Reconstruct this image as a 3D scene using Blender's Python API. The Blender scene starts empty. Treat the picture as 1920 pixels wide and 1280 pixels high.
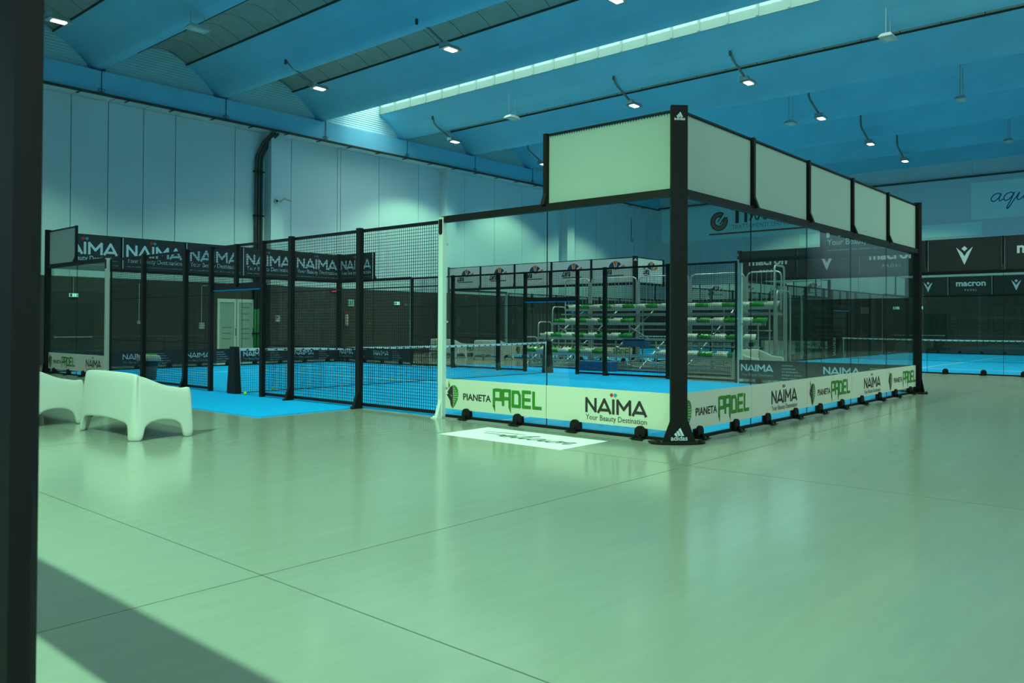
import bpy, math, random
from mathutils import Matrix, Vector
random.seed(7)
S = bpy.context.scene
COL = S.collection

# ------------------------------------------------------------------ camera
CAM = Vector((-8.60833743, -4.91001476, 1.40331128))
YAW, PITCH, ROLL, FPX = 0.719465423, 0.0113216, 0.00408470, 1522.71727
d = Vector((math.cos(PITCH)*math.cos(YAW), math.cos(PITCH)*math.sin(YAW), math.sin(PITCH)))
r = Vector((math.sin(YAW), -math.cos(YAW), 0)); u = r.cross(d)
r2 = r*math.cos(ROLL)+u*math.sin(ROLL); u2 = -r*math.sin(ROLL)+u*math.cos(ROLL)
cd = bpy.data.cameras.new('camera'); cam = bpy.data.objects.new('camera', cd); COL.objects.link(cam)
cd.sensor_width = 36; cd.lens = FPX/1920*36; cd.shift_y = -48.0/1920; cd.clip_start = 0.05; cd.clip_end = 300
cd.dof.use_dof = True; cd.dof.focus_distance = 15; cd.dof.aperture_fstop = 13
m = Matrix(((r2.x, u2.x, -d.x, CAM.x), (r2.y, u2.y, -d.y, CAM.y), (r2.z, u2.z, -d.z, CAM.z), (0, 0, 0, 1)))
cam.matrix_world = m
S.camera = cam

# ------------------------------------------------------------------ world, light, exposure
S.view_settings.view_transform = 'Standard'; S.view_settings.look = 'None'
S.view_settings.exposure = 0.14; S.view_settings.gamma = 1.0
W = bpy.data.worlds.new('sky'); S.world = W; W.use_nodes = True
nt = W.node_tree; nt.nodes.clear()
tc = nt.nodes.new('ShaderNodeTexCoord'); sx = nt.nodes.new('ShaderNodeSeparateXYZ')
rp = nt.nodes.new('ShaderNodeValToRGB'); bg = nt.nodes.new('ShaderNodeBackground'); wo = nt.nodes.new('ShaderNodeOutputWorld')
nt.links.new(tc.outputs['Generated'], sx.inputs[0]); nt.links.new(sx.outputs['Z'], rp.inputs[0])
nt.links.new(rp.outputs[0], bg.inputs[0]); nt.links.new(bg.outputs[0], wo.inputs[0])
e = rp.color_ramp.elements
e[0].position = 0.0; e[0].color = (0.03, 0.085, 0.12, 1)
e[1].position = 0.75; e[1].color = (0.34, 0.46, 0.41, 1)
q = rp.color_ramp.elements.new(0.12); q.color = (0.12, 0.22, 0.25, 1)
z9 = rp.color_ramp.elements.new(0.97); z9.color = (0.85, 1.0, 0.96, 1)
bg.inputs[1].default_value = 11.0

LAMPC = (0.49, 1.0, 0.56)
LAMP_E = 570
def spot(name, loc, tgt, energy, size, blend, color, radius, parent=None):
    l = bpy.data.lights.new(name, 'SPOT'); l.energy = energy; l.spot_size = math.radians(size); l.spot_blend = blend
    l.color = color; l.shadow_soft_size = radius
    o = bpy.data.objects.new(name, l); COL.objects.link(o); o.location = loc
    o.rotation_euler = (Vector(tgt)-Vector(loc)).to_track_quat('-Z', 'Y').to_euler()
    return o
# unseen spot added high up behind the glass front; the front's transom cuts the dark stripe on the floor
spot('added_front_spot', (-10.5, 1.0, 8.0), (-4.9, 1.2, 0.0), 5400, 84, 0.7, (0.46, 1.0, 0.58), 0.04)
try:
    S.cycles.transparent_max_bounces = 40
except Exception:
    pass

# ------------------------------------------------------------------ materials
MATS = {}
def mat(name, col, rough=0.5, metal=0.0, emit=None, es=0.0, noise=0.0, nscale=6.0, bump=0.0, spec=0.5):
    if name in MATS: return MATS[name]
    M = bpy.data.materials.new(name); M.use_nodes = True
    n = M.node_tree.nodes; L = M.node_tree.links; b = n['Principled BSDF']
    b.inputs['Base Color'].default_value = (*col, 1); b.inputs['Roughness'].default_value = rough
    b.inputs['Metallic'].default_value = metal; b.inputs['Specular IOR Level'].default_value = spec
    if emit: b.inputs['Emission Color'].default_value = (*emit, 1); b.inputs['Emission Strength'].default_value = es
    if noise or bump:
        t = n.new('ShaderNodeTexCoord'); z = n.new('ShaderNodeTexNoise'); z.inputs['Scale'].default_value = nscale; z.inputs['Detail'].default_value = 6
        L.new(t.outputs['Object'], z.inputs['Vector'])
        if noise:
            rr = n.new('ShaderNodeValToRGB')
            rr.color_ramp.elements[0].position = 0.3; rr.color_ramp.elements[1].position = 0.7
            rr.color_ramp.elements[0].color = (*[c*(1-noise) for c in col], 1)
            rr.color_ramp.elements[1].color = (*[min(1, c*(1+noise)) for c in col], 1)
            L.new(z.outputs['Fac'], rr.inputs[0]); L.new(rr.outputs[0], b.inputs['Base Color'])
        if bump:
            bb = n.new('ShaderNodeBump'); bb.inputs['Strength'].default_value = bump; bb.inputs['Distance'].default_value = 0.01
            L.new(z.outputs['Fac'], bb.inputs['Height']); L.new(bb.outputs[0], b.inputs['Normal'])
    MATS[name] = M; return M
def glass_mat(name, tint, refl=1.0):
    if name in MATS: return MATS[name]
    M = bpy.data.materials.new(name); M.use_nodes = True
    n = M.node_tree.nodes; L = M.node_tree.links; n.clear()
    o = n.new('ShaderNodeOutputMaterial'); mx = n.new('ShaderNodeMixShader'); t = n.new('ShaderNodeBsdfTransparent'); g = n.new('ShaderNodeBsdfGlossy')
    f = n.new('ShaderNodeFresnel')
    ge = n.new('ShaderNodeNewGeometry'); ir = n.new('ShaderNodeMapRange'); ir.inputs['To Min'].default_value = 1.45; ir.inputs['To Max'].default_value = 1/1.45
    L.new(ge.outputs['Backfacing'], ir.inputs['Value']); L.new(ir.outputs[0], f.inputs['IOR'])
    mu = n.new('ShaderNodeMath'); mu.operation = 'MULTIPLY'; mu.inputs[1].default_value = refl
    t.inputs[0].default_value = (*tint, 1); g.inputs[0].default_value = (0.9, 1, 0.95, 1); g.inputs['Roughness'].default_value = 0.0
    L.new(f.outputs[0], mu.inputs[0]); L.new(mu.outputs[0], mx.inputs[0]); L.new(t.outputs[0], mx.inputs[1]); L.new(g.outputs[0], mx.inputs[2]); L.new(mx.outputs[0], o.inputs[0])
    MATS[name] = M; return M
def frost_mat(name, col, tr=0.5):
    M = bpy.data.materials.new(name); M.use_nodes = True
    n = M.node_tree.nodes; L = M.node_tree.links; n.clear()
    o = n.new('ShaderNodeOutputMaterial'); mx = n.new('ShaderNodeMixShader'); a = n.new('ShaderNodeBsdfDiffuse'); b = n.new('ShaderNodeBsdfTranslucent')
    z = n.new('ShaderNodeTexNoise'); z.inputs['Scale'].default_value = 1.3; tcn = n.new('ShaderNodeTexCoord'); rr = n.new('ShaderNodeValToRGB')
    rr.color_ramp.elements[0].color = (*[c*0.93 for c in col], 1); rr.color_ramp.elements[1].color = (*col, 1)
    L.new(tcn.outputs['Object'], z.inputs['Vector']); L.new(z.outputs['Fac'], rr.inputs[0])
    L.new(rr.outputs[0], a.inputs[0]); L.new(rr.outputs[0], b.inputs[0]); mx.inputs[0].default_value = tr
    L.new(a.outputs[0], mx.inputs[1]); L.new(b.outputs[0], mx.inputs[2]); L.new(mx.outputs[0], o.inputs[0])
    MATS[name] = M; return M

BLACK = mat('black_steel', (0.009, 0.007, 0.007), 0.55, spec=0.2)
MESHM = mat('black_mesh_wire', (0.010, 0.008, 0.008), 0.6, spec=0.3)
WHITEP = mat('white_painted_steel', (0.62, 0.66, 0.66), 0.4)
GLASS = glass_mat('court_glass', (0.955, 0.975, 0.965), 1.0)
FGLASS = glass_mat('front_glass', (0.985, 0.995, 0.99), 0.08)
FROST = frost_mat('frosted_panel', (0.62, 0.66, 0.62), 0.5)
VINYL = mat('white_vinyl', (0.64, 0.62, 0.52), 0.6)
BOARDB = mat('black_board', (0.016, 0.015, 0.015), 0.55)
BOARDW = mat('white_board', (0.62, 0.66, 0.68), 0.6)
LETW = mat('pale_print', (0.62, 0.66, 0.72), 0.6)
LETG = mat('grey_print', (0.28, 0.30, 0.33), 0.6)
LETFAINT = mat('faint_print', (0.10, 0.11, 0.13), 0.6)
LETK = mat('dark_print', (0.025, 0.018, 0.018), 0.6)
LETGRN = mat('green_print', (0.03, 0.19, 0.01), 0.6)
RED = mat('red_print', (0.55, 0.03, 0.02), 0.6)
TEAL = mat('teal_print', (0.02, 0.25, 0.35), 0.6)
ORANGE = mat('orange_print', (0.62, 0.17, 0.04), 0.6)
NAVY = mat('navy_print', (0.03, 0.03, 0.12), 0.6)
BLUEL = mat('blue_print', (0.005, 0.10, 0.33), 0.6)
COPPER = mat('copper_print', (0.60, 0.14, 0.07), 0.6)
TURF = mat('blue_turf', (0.0, 0.40, 0.95), 0.85, noise=0.10, nscale=3.0, bump=0.2, spec=0.15)
TURFM = mat('blue_mat_turf', (0.0, 0.36, 0.90), 0.9, noise=0.05, nscale=5.0, spec=0.1)
LINEW = mat('white_line', (0.75, 0.75, 0.75), 0.8)
CONC = mat('ceiling_concrete', (0.21, 0.58, 0.80), 0.65, noise=0.05, nscale=0.8)  # base colour tinted blue for light bouncing off the courts
VAULT = mat('vault_panel', (0.33, 0.38, 0.36), 0.7, noise=0.08, nscale=2.0)
WALLW = mat('pale_wall_panel', (0.60, 0.70, 0.76), 0.75, noise=0.03, nscale=0.5)
WALLD = mat('dark_wall_paint', (0.055, 0.043, 0.040), 0.7, noise=0.06, nscale=1.0)
DARKG = mat('dark_groove', (0.05, 0.055, 0.055), 0.9)
STEEL = mat('galvanised_steel', (0.45, 0.48, 0.48), 0.35, 0.6)
PLASTW = mat('white_plastic', (0.54, 0.54, 0.52), 0.45)
LAMPL = mat('lamp_lens', (0.9, 0.9, 0.9), 0.4, emit=(0.85, 1.0, 0.9), es=14)
EXITM = mat('exit_sign_face', (0.6, 0.9, 0.8), 0.4, emit=(0.25, 1.0, 0.75), es=1.1)
GREENP = mat('green_plastic', (0.03, 0.42, 0.02), 0.35)
SEATW = mat('white_seat_plastic', (0.50, 0.50, 0.46), 0.35)
SEATG = mat('green_seat_plastic', (0.008, 0.20, 0.012), 0.25)
BALLM = mat('tennis_ball_felt', (0.60, 0.85, 0.03), 0.9)
CURB = mat('curb_grey', (0.20, 0.22, 0.21), 0.7)
FRAMEM = mat('front_frame_metal', (0.010, 0.012, 0.010), 0.6, spec=0.25)
TRAY = mat('cable_tray_metal', (0.05, 0.06, 0.05), 0.6)

# floor: poured concrete, polished, faint trowel marks and saw joints
def floor_mat():
    M = bpy.data.materials.new('polished_concrete_floor'); M.use_nodes = True
    n = M.node_tree.nodes; L = M.node_tree.links; b = n['Principled BSDF']
    t = n.new('ShaderNodeTexCoord')
    a = n.new('ShaderNodeTexNoise'); a.inputs['Scale'].default_value = 0.35; a.inputs['Detail'].default_value = 5
    mp = n.new('ShaderNodeMapping'); mp.inputs['Rotation'].default_value = (0, 0, 0.5); mp.inputs['Scale'].default_value = (1.0, 7.0, 1.0)
    c = n.new('ShaderNodeTexNoise'); c.inputs['Scale'].default_value = 1.4; c.inputs['Detail'].default_value = 9; c.inputs['Roughness'].default_value = 0.65
    L.new(t.outputs['Object'], a.inputs['Vector']); L.new(t.outputs['Object'], mp.inputs['Vector']); L.new(mp.outputs[0], c.inputs['Vector'])
    ad = n.new('ShaderNodeMath'); ad.operation = 'ADD'; L.new(a.outputs['Fac'], ad.inputs[0]); L.new(c.outputs['Fac'], ad.inputs[1])
    hf = n.new('ShaderNodeMath'); hf.operation = 'MULTIPLY'; hf.inputs[1].default_value = 0.5; L.new(ad.outputs[0], hf.inputs[0])
    c.inputs['Detail'].default_value = 4
    rr = n.new('ShaderNodeValToRGB'); rr.color_ramp.elements[0].position = 0.25; rr.color_ramp.elements[1].position = 0.75
    rr.color_ramp.elements[0].color = (0.275, 0.285, 0.25, 1); rr.color_ramp.elements[1].color = (0.335, 0.345, 0.30, 1)
    L.new(hf.outputs[0], rr.inputs[0]); L.new(rr.outputs[0], b.inputs['Base Color'])
    r3 = n.new('ShaderNodeMapRange'); r3.inputs['To Min'].default_value = 0.11; r3.inputs['To Max'].default_value = 0.21
    L.new(hf.outputs[0], r3.inputs['Value']); L.new(r3.outputs[0], b.inputs['Roughness'])
    b.inputs['Specular IOR Level'].default_value = 1.0
    return M
FLOORM = floor_mat()

# ------------------------------------------------------------------ mesh helpers
class MB:
    def __init__(s): s.v = []; s.f = []
    def add(s, vs, fs):
        k = len(s.v); s.v += [tuple(p) for p in vs]; s.f += [tuple(i+k for i in f) for f in fs]; return s
    def box(s, x0, x1, y0, y1, z0, z1):
        return s.add([(x0,y0,z0),(x1,y0,z0),(x1,y1,z0),(x0,y1,z0),(x0,y0,z1),(x1,y0,z1),(x1,y1,z1),(x0,y1,z1)],
                     [(0,3,2,1),(4,5,6,7),(0,1,5,4),(1,2,6,5),(2,3,7,6),(3,0,4,7)])
    def frust(s, r0, z0, r1, z1):   # rectangles (x0,x1,y0,y1)
        a = r0; b = r1
        return s.add([(a[0],a[2],z0),(a[1],a[2],z0),(a[1],a[3],z0),(a[0],a[3],z0),(b[0],b[2],z1),(b[1],b[2],z1),(b[1],b[3],z1),(b[0],b[3],z1)],
                     [(0,3,2,1),(4,5,6,7),(0,1,5,4),(1,2,6,5),(2,3,7,6),(3,0,4,7)])
    def prism(s, poly, fn, a, b):   # poly 2d, fn(p,q,h)->xyz
        n = len(poly)
        vs = [fn(p[0], p[1], a) for p in poly]+[fn(p[0], p[1], b) for p in poly]
        fs = [tuple(range(n))[::-1], tuple(range(n, 2*n))]+[(i, (i+1) % n, n+(i+1) % n, n+i) for i in range(n)]
        return s.add(vs, fs)
    def tube(s, pts, rad, n=8, cap=True):
        P = [Vector(p) for p in pts]; rings = []
        up = None
        for i, p in enumerate(P):
            t = ((P[min(i+1, len(P)-1)]-p).normalized()+(p-P[max(i-1, 0)]).normalized())
            t = t.normalized() if t.length > 1e-6 else Vector((0, 0, 1))
            if up is None:
                up = Vector((0, 0, 1)) if abs(t.z) < 0.9 else Vector((1, 0, 0))
            a = t.cross(up).normalized(); b = a.cross(t).normalized(); up = b
            rr = rad[i] if isinstance(rad, (list, tuple)) else rad
            rings.append([p+a*rr*math.cos(2*math.pi*k/n+math.pi/n)+b*rr*math.sin(2*math.pi*k/n+math.pi/n) for k in range(n)])
        vs = [q for g in rings for q in g]; fs = []
        for i in range(len(P)-1):
            for k in range(n): fs.append((i*n+k, i*n+(k+1) % n, (i+1)*n+(k+1) % n, (i+1)*n+k))
        if cap: fs += [tuple(range(n))[::-1], tuple(range((len(P)-1)*n, len(P)*n))]
        return s.add(vs, fs)
    def lathe(s, prof, n=20, c=(0,0,0)):
        vs = []; fs = []
        for (rr, z) in prof:
            for k in range(n): vs.append((c[0]+rr*math.cos(2*math.pi*k/n), c[1]+rr*math.sin(2*math.pi*k/n), c[2]+z))
        for i in range(len(prof)-1):
            for k in range(n): fs.append((i*n+k, i*n+(k+1) % n, (i+1)*n+(k+1) % n, (i+1)*n+k))
        return s.add(vs, fs)
    def data(s, name, m, smooth=False):
        me = bpy.data.meshes.new(name); me.from_pydata(s.v, [], s.f); me.update()
        if m: me.materials.append(m)
        if smooth:
            for p in me.polygons: p.use_smooth = True
        return me
    def build(s, name, m, parent=None, loc=(0,0,0), smooth=False):
        return inst(name, s.data(name, m, smooth), parent, loc)
def inst(name, me, parent=None, loc=(0,0,0), mtx=None):
    o = bpy.data.objects.new(name, me); COL.objects.link(o)
    if parent: o.parent = parent
    if mtx is not None: o.matrix_local = mtx
    else: o.location = loc
    return o
def empty(name, loc=(0,0,0), rz=0.0):
    o = bpy.data.objects.new(name, None); COL.objects.link(o); o.location = loc; o.rotation_euler = (0,0,rz); o.empty_display_size = 0.2; return o
def tag(o, label, cat, group=None, kind=None):
    if label: o['label'] = label
    if cat: o['category'] = cat
    if group: o['group'] = group
    if kind: o['kind'] = kind
    return o
def struct(o): o['kind'] = 'structure'; return o
def bevel(o, w, seg=2):
    md = o.modifiers.new('bevel', 'BEVEL'); md.width = w; md.segments = seg; md.limit_method = 'ANGLE'; return o
def copy_tree(o, parent=None):
    c = o.copy(); COL.objects.link(c); c.parent = parent
    for ch in list(o.children): copy_tree(ch, c)
    return c

# ------------------------------------------------------------------ lettering (flat print meshes in an XY plane)
def stroke(mb, pts, w, taper=None):
    for i in range(len(pts)-1):
        a = Vector((*pts[i], 0)); b = Vector((*pts[i+1], 0)); t = (b-a)
        if t.length < 1e-6: continue
        t.normalize(); n = Vector((-t.y, t.x, 0))*w/2; e0 = t*w*0.35
        zz = Vector((0, 0, 0.00012*(len(mb.f) % 8)))
        mb.add([a-e0-n+zz, b+e0-n+zz, b+e0+n+zz, a-e0+n+zz], [(0,1,2,3)])
def poly(mb, pts, z=0.0): mb.add([(p[0], p[1], z) for p in pts], [tuple(range(len(pts)))])
def disc(mb, cx, cy, rr, n=14, z=0.0): poly(mb, [(cx+rr*math.cos(2*math.pi*k/n), cy+rr*math.sin(2*math.pi*k/n)) for k in range(n)], z)
TXT = {}
def text_mesh(body, size, m, width=None, align='LEFT', shear=0.0, bold=0.0):
    k = (body, size, m.name, width, align, shear, bold)
    if k in TXT: return TXT[k]
    cu = bpy.data.curves.new('t', 'FONT'); cu.body = body; cu.size = size; cu.shear = shear; cu.offset = bold; cu.resolution_u = 3
    o = bpy.data.objects.new('t', cu); COL.objects.link(o)
    bpy.context.view_layer.update()
    me = bpy.data.meshes.new_from_object(o.evaluated_get(bpy.context.evaluated_depsgraph_get()))
    bpy.data.objects.remove(o); bpy.data.curves.remove(cu)
    xs = [v.co.x for v in me.vertices]; x0, x1 = min(xs), max(xs)
    sc = (width/(x1-x0)) if width else 1.0
    off = {'LEFT': 0, 'CENTER': 0.5, 'RIGHT': 1.0}[align]
    for v in me.vertices:
        v.co.x = (v.co.x-x0)*sc-off*(x1-x0)*sc
    me.materials.clear(); me.materials.append(m); me.name = 'lettering'
    TXT[k] = me; return me
def naima_mesh(w, m):
    # N A I M A, width w, height w*0.23
    key = ('naima', w, m.name)
    if key in TXT: return TXT[key]
    mb = MB(); h = w*0.18; t = w*0.040; x = 0
    def S_(pts): stroke(mb, [(p[0]*w, p[1]*h) for p in pts], t)
    S_([(0.01,0),(0.01,1),(0.165,0.05),(0.165,1)])
    S_([(0.215,0),(0.315,1),(0.415,0)]); S_([(0.26,0.2),(0.37,0.2)])
    S_([(0.465,0),(0.465,1)])
    S_([(0.535,0),(0.535,1),(0.635,0.35),(0.735,1),(0.735,0)])
    S_([(0.785,0),(0.885,1),(0.985,0)]); S_([(0.83,0.2),(0.94,0.2)])
    me = mb.data('lettering', m); TXT[key] = me; return me
def dots_mesh(w, i, m):
    key = ('dots', w, i, m.name)
    if key in TXT: return TXT[key]
    mb = MB(); disc(mb, w*(0.435+0.062*i), w*0.250, w*0.027); me = mb.data('dot', m); TXT[key] = me; return me
def dash_mesh(w, h, m, rows=1, gap=0.0):
    key = ('dash', w, h, m.name, rows, gap)
    if key in TXT: return TXT[key]
    mb = MB(); rnd = random.Random(int(w*1000)+rows)
    for rw in range(rows):
        x = 0; end = w*(1 if rows == 1 else rnd.uniform(0.45, 1.0))
        while x < end:
            l = rnd.uniform(0.5, 0.9)*h
            poly(mb, [(x, -rw*gap), (x+l, -rw*gap), (x+l, -rw*gap+h), (x, -rw*gap+h)])
            x += l+h*0.35
            if rnd.random() < 0.14: x += h*0.8
    me = mb.data('small_print', m); TXT[key] = me; return me
def padel_mesh(w, m):
    key = ('padel', w, m.name)
    if key in TXT: return TXT[key]
    mb = MB(); h = w*0.25; t = w*0.052
    def S_(pts): stroke(mb, [(p[0]*w, p[1]*h) for p in pts], t)
    def T_(x, y0): poly(mb, [(x*w-t/2, y0*h), (x*w+t/2, y0*h), (x*w+t*0.5, (y0-0.42)*h), (x*w-t*0.3, (y0-0.12)*h)])
    S_([(0.02,0.0),(0.02,1)]); T_(0.02, 0.0); S_([(0.05,1),(0.165,1),(0.165,0.42),(0.04,0.42)])
    S_([(0.215,0.1),(0.215,1)]); S_([(0.24,1),(0.355,1),(0.355,0.0)]); T_(0.355, 0.0); S_([(0.235,0.5),(0.34,0.5)])
    S_([(0.42,0.08),(0.42,0.95),(0.53,0.95),(0.56,0.75),(0.56,0.08),(0.42,0.08)])
    S_([(0.77,1),(0.63,1),(0.63,0.08),(0.77,0.08)]); S_([(0.65,0.53),(0.76,0.53)])
    S_([(0.84,1),(0.84,0.08),(0.98,0.08)])
    me = mb.data('lettering', m); TXT[key] = me; return me
def wolf_meshes(h):
    key = ('wolf', h)
    if key in TXT: return TXT[key]
    N = lambda pts: [((x-110)/450*h, (690-y)/450*h) for x, y in pts]
    a = MB(); poly(a, N([(255,660),(245,690),(205,640),(190,570),(140,510),(108,475),(150,455),(125,435),(190,350),(255,315)]))
    b = MB(); poly(b, N([(265,312),(300,318),(335,340),(365,385),(375,450),(360,540),(310,620),(265,685)]))
    poly(b, N([(150,250),(150,372),(190,330)]))
    c = MB()
    for (x, ys) in ((288, range(370, 600, 35)), (318, range(405, 570, 35)), (346, range(440, 540, 35))):
        for y in ys: disc(c, (x-110)/450*h, (690-y)/450*h, 9/450*h, 8, 0.001)
    poly(c, [(p[0], p[1], ) for p in N([(190,460),(232,490),(225,497)])], 0.001)
    TXT[key] = (a.data('wolf_head', LETK), b.data('racket_emblem', LETGRN), c.data('racket_holes', VINYL)); return TXT[key]
def bars_mesh(w, m):   # three slanted bars
    key = ('bars', w)
    if key in TXT: return TXT[key]
    mb = MB(); b = 0.24
    for i, hh in enumerate((0.30, 0.50, 0.72)):
        x = 0.05+i*0.30; top = hh
        poly(mb, [((x-0.14*0-b*0.0)*w, 0), ((x+b)*w, 0), ((x+b-top*0.55)*w, top*w), ((x-top*0.55+0.0+0.02)*w, (top-0.12)*w)] if False else
             [((x)*w, 0), ((x+b)*w, 0), ((x+b-(top)*0.5)*w, top*w), ((x+b-(top)*0.5-b*0.75)*w, (top-0.13)*w)])
    me = mb.data('emblem', m); TXT[key] = me; return me
def vlogo_mesh(h, m):
    key = ('v', h, m.name)
    if key in TXT: return TXT[key]
    mb = MB(); w = h*0.8
    poly(mb, [(0,0),(0.5*w,0.95*h),(0.16*w,0.68*h),(0,0.46*h),(-0.16*w,0.68*h),(-0.5*w,0.95*h)])
    poly(mb, [(0,0.72*h),(0.18*w,0.86*h),(0,1.0*h),(-0.18*w,0.86*h)])
    me = mb.data('emblem', m); TXT[key] = me; return me
def zena_meshes(w):
    key = ('zena', w)
    if key in TXT: return TXT[key]
    cx, cy = 0.60*w, 0.30*w
    a = MB(); b = MB()
    def wedge(mb, a0, a1, r1, r0=0.02, ox=0.0):
        n = 6; pts = [(cx+ox*w+r1*w*math.cos(math.radians(a0+(a1-a0)*k/n)), cy+r1*w*0.8*math.sin(math.radians(a0+(a1-a0)*k/n))) for k in range(n+1)]
        pts += [(cx+ox*w+r0*w, cy-0.07*w), (cx+ox*w-r0*w, cy-0.07*w)]
        poly(mb, pts)
    wedge(b, 112, 180, 0.27); wedge(a, 74, 110, 0.28, 0.03); wedge(b, 30, 72, 0.26); wedge(a, -5, 22, 0.34, 0.01, 0.03)
    c = MB(); poly(c, [(0.12*w, 0.02*w), (0.92*w, 0.02*w), (0.95*w, 0.05*w), (0.12*w, 0.05*w)])
    TXT[key] = (a.data('orange_segments', ORANGE), b.data('navy_segments', NAVY), c.data('underline', LETK)); return TXT[key]
CUR = {  # cursive letters, polylines in a unit box, advance
 'a': ([(0.62,0.50),(0.45,0.60),(0.2,0.52),(0.08,0.28),(0.18,0.06),(0.38,0.08),(0.56,0.3),(0.64,0.55),(0.6,0.2),(0.68,0.04),(0.85,0.15)], 0.8),
 'q': ([(0.62,0.50),(0.45,0.60),(0.2,0.52),(0.08,0.28),(0.18,0.06),(0.38,0.08),(0.56,0.3),(0.66,0.58),(0.55,0.0),(0.45,-0.45),(0.55,-0.5),(0.8,0.15)], 0.78),
 'u': ([(0.05,0.15),(0.2,0.55),(0.15,0.15),(0.28,0.02),(0.5,0.2),(0.62,0.56),(0.58,0.12),(0.7,0.03),(0.85,0.15)], 0.8),
 's': ([(0.0,0.12),(0.45,0.6),(0.75,1.0),(0.62,1.05),(0.5,0.85),(0.62,0.5),(0.6,0.1),(0.3,-0.02),(0.1,0.05),(0.4,0.0),(0.8,0.15)], 0.75),
 'e': ([(0.0,0.12),(0.35,0.28),(0.5,0.45),(0.4,0.58),(0.22,0.45),(0.18,0.15),(0.35,0.02),(0.65,0.15)], 0.6),
 'l': ([(0.0,0.12),(0.35,0.6),(0.5,1.0),(0.38,1.1),(0.28,0.8),(0.22,0.2),(0.32,0.02),(0.55,0.15)], 0.5),
 'i': ([(0.0,0.12),(0.22,0.55),(0.18,0.15),(0.3,0.02),(0.5,0.15)], 0.45),
 'c': ([(0.0,0.12),(0.4,0.5),(0.5,0.56),(0.35,0.6),(0.18,0.4),(0.2,0.1),(0.4,0.02),(0.65,0.15)], 0.6),
 'o': ([(0.0,0.12),(0.3,0.58),(0.15,0.4),(0.15,0.1),(0.35,0.02),(0.52,0.25),(0.42,0.55),(0.32,0.5),(0.7,0.5)], 0.65),
 'r': ([(0.0,0.12),(0.22,0.6),(0.4,0.55),(0.35,0.2),(0.45,0.02),(0.7,0.15)], 0.6),
 'F': ([(-0.6,0.75),(0.1,0.95),(1.3,1.05)], 0.0), 'G': ([(0.75,1.0),(0.45,0.4),(0.2,-0.1),(-0.4,-0.25)], 0.0), 'H': ([(-0.1,0.35),(0.4,0.45),(0.95,0.45),(1.0,0.2)], 1.0),
}
def cursive_mesh(word, size, w, m, smooth=5, shear=0.25):
    mb = MB(); x = 0
    for ch in word:
        pts, adv = CUR[ch]; P = [Vector((x+p[0]+shear*p[1], p[1])) for p in pts]
        out = []
        for i in range(len(P)-1):
            p0 = P[max(i-1, 0)]; p1 = P[i]; p2 = P[i+1]; p3 = P[min(i+2, len(P)-1)]
            for k in range(smooth):
                t = k/smooth
                out.append(0.5*((2*p1)+(-p0+p2)*t+(2*p0-5*p1+4*p2-p3)*t*t+(-p0+3*p1-3*p2+p3)*t**3))
        out.append(P[-1])
        stroke(mb, [(p.x*size, p.y*size) for p in out], w); x += adv
    return mb.data('lettering', m)
def put(name, me, parent, origin, right, normal, lift=0.003):
    """Places a flat XY print on a wall: +X of the print runs along right, +Y goes up, facing normal."""
    R = Vector(right); N = Vector(normal); U = N.cross(R); O = Vector(origin)+N*lift
    M = Matrix(((R.x, U.x, N.x, O.x), (R.y, U.y, N.y, O.y), (R.z, U.z, N.z, O.z), (0, 0, 0, 1)))
    return inst(name, me, parent, mtx=M)
# content of boards; o = lower-left corner seen from the front
def P3(o, R, dx, dz): return (o[0]+R[0]*dx, o[1]+R[1]*dx, o[2]+dz)
def art_naima_board(b, o, R, N):
    put('lettering', naima_mesh(1.72, LETW), b, P3(o, R, 0.10, 0.44), R, N)
    put('red_dot', dots_mesh(1.72, 0, RED), b, P3(o, R, 0.10, 0.44), R, N)
    put('teal_dot', dots_mesh(1.72, 1, TEAL), b, P3(o, R, 0.10, 0.44), R, N)
    put('lettering', text_mesh('Your Beauty Destination', 0.2, LETW, 1.72), b, P3(o, R, 0.10, 0.24), R, N)
    put('small_print', dash_mesh(1.74, 0.028, LETG), b, P3(o, R, 0.10, 0.11), R, N)
def art_naima_low(b, o, R, N):
    put('lettering', naima_mesh(0.80, LETW), b, P3(o, R, 0.06, 0.235), R, N)
    put('lettering', text_mesh('Your Beauty Destination', 0.1, LETG, 0.80), b, P3(o, R, 0.06, 0.11), R, N)
    put('small_print', dash_mesh(0.5, 0.03, LETG, 5, 0.075), b, P3(o, R, 1.08, 0.37), R, N)
def art_naima_white(b, o, R, N):
    put('lettering', naima_mesh(0.92, LETK), b, P3(o, R, 0.66, 0.18), R, N)
    put('red_dot', dots_mesh(0.92, 0, RED), b, P3(o, R, 0.66, 0.18), R, N)
    put('teal_dot', dots_mesh(0.92, 1, TEAL), b, P3(o, R, 0.66, 0.18), R, N)
    put('lettering', text_mesh('Your Beauty Destination', 0.1, LETK, 0.92), b, P3(o, R, 0.66, 0.075), R, N)
def art_pianeta(b, o, R, N):
    a, g, c = wolf_meshes(0.42)
    for nm, me in (('wolf_head', a), ('racket_emblem', g), ('racket_holes', c)): put(nm, me, b, P3(o, R, 0.07, 0.04), R, N)
    put('lettering', text_mesh('PIANETA', 0.135, LETK, 0.56, bold=0.003), b, P3(o, R, 0.42, 0.185), R, N)
    put('lettering', padel_mesh(0.90, LETGRN), b, P3(o, R, 1.02, 0.14), R, N)
def art_macron(b, o, R, N):
    put('lettering', text_mesh('macron', 0.42, LETW, 1.35, 'CENTER', bold=0.012), b, P3(o, R, 0.97, 0.50), R, N)
    put('lettering', text_mesh('P A D E L', 0.14, LETW, 0.55, 'CENTER'), b, P3(o, R, 0.97, 0.24), R, N)
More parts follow.
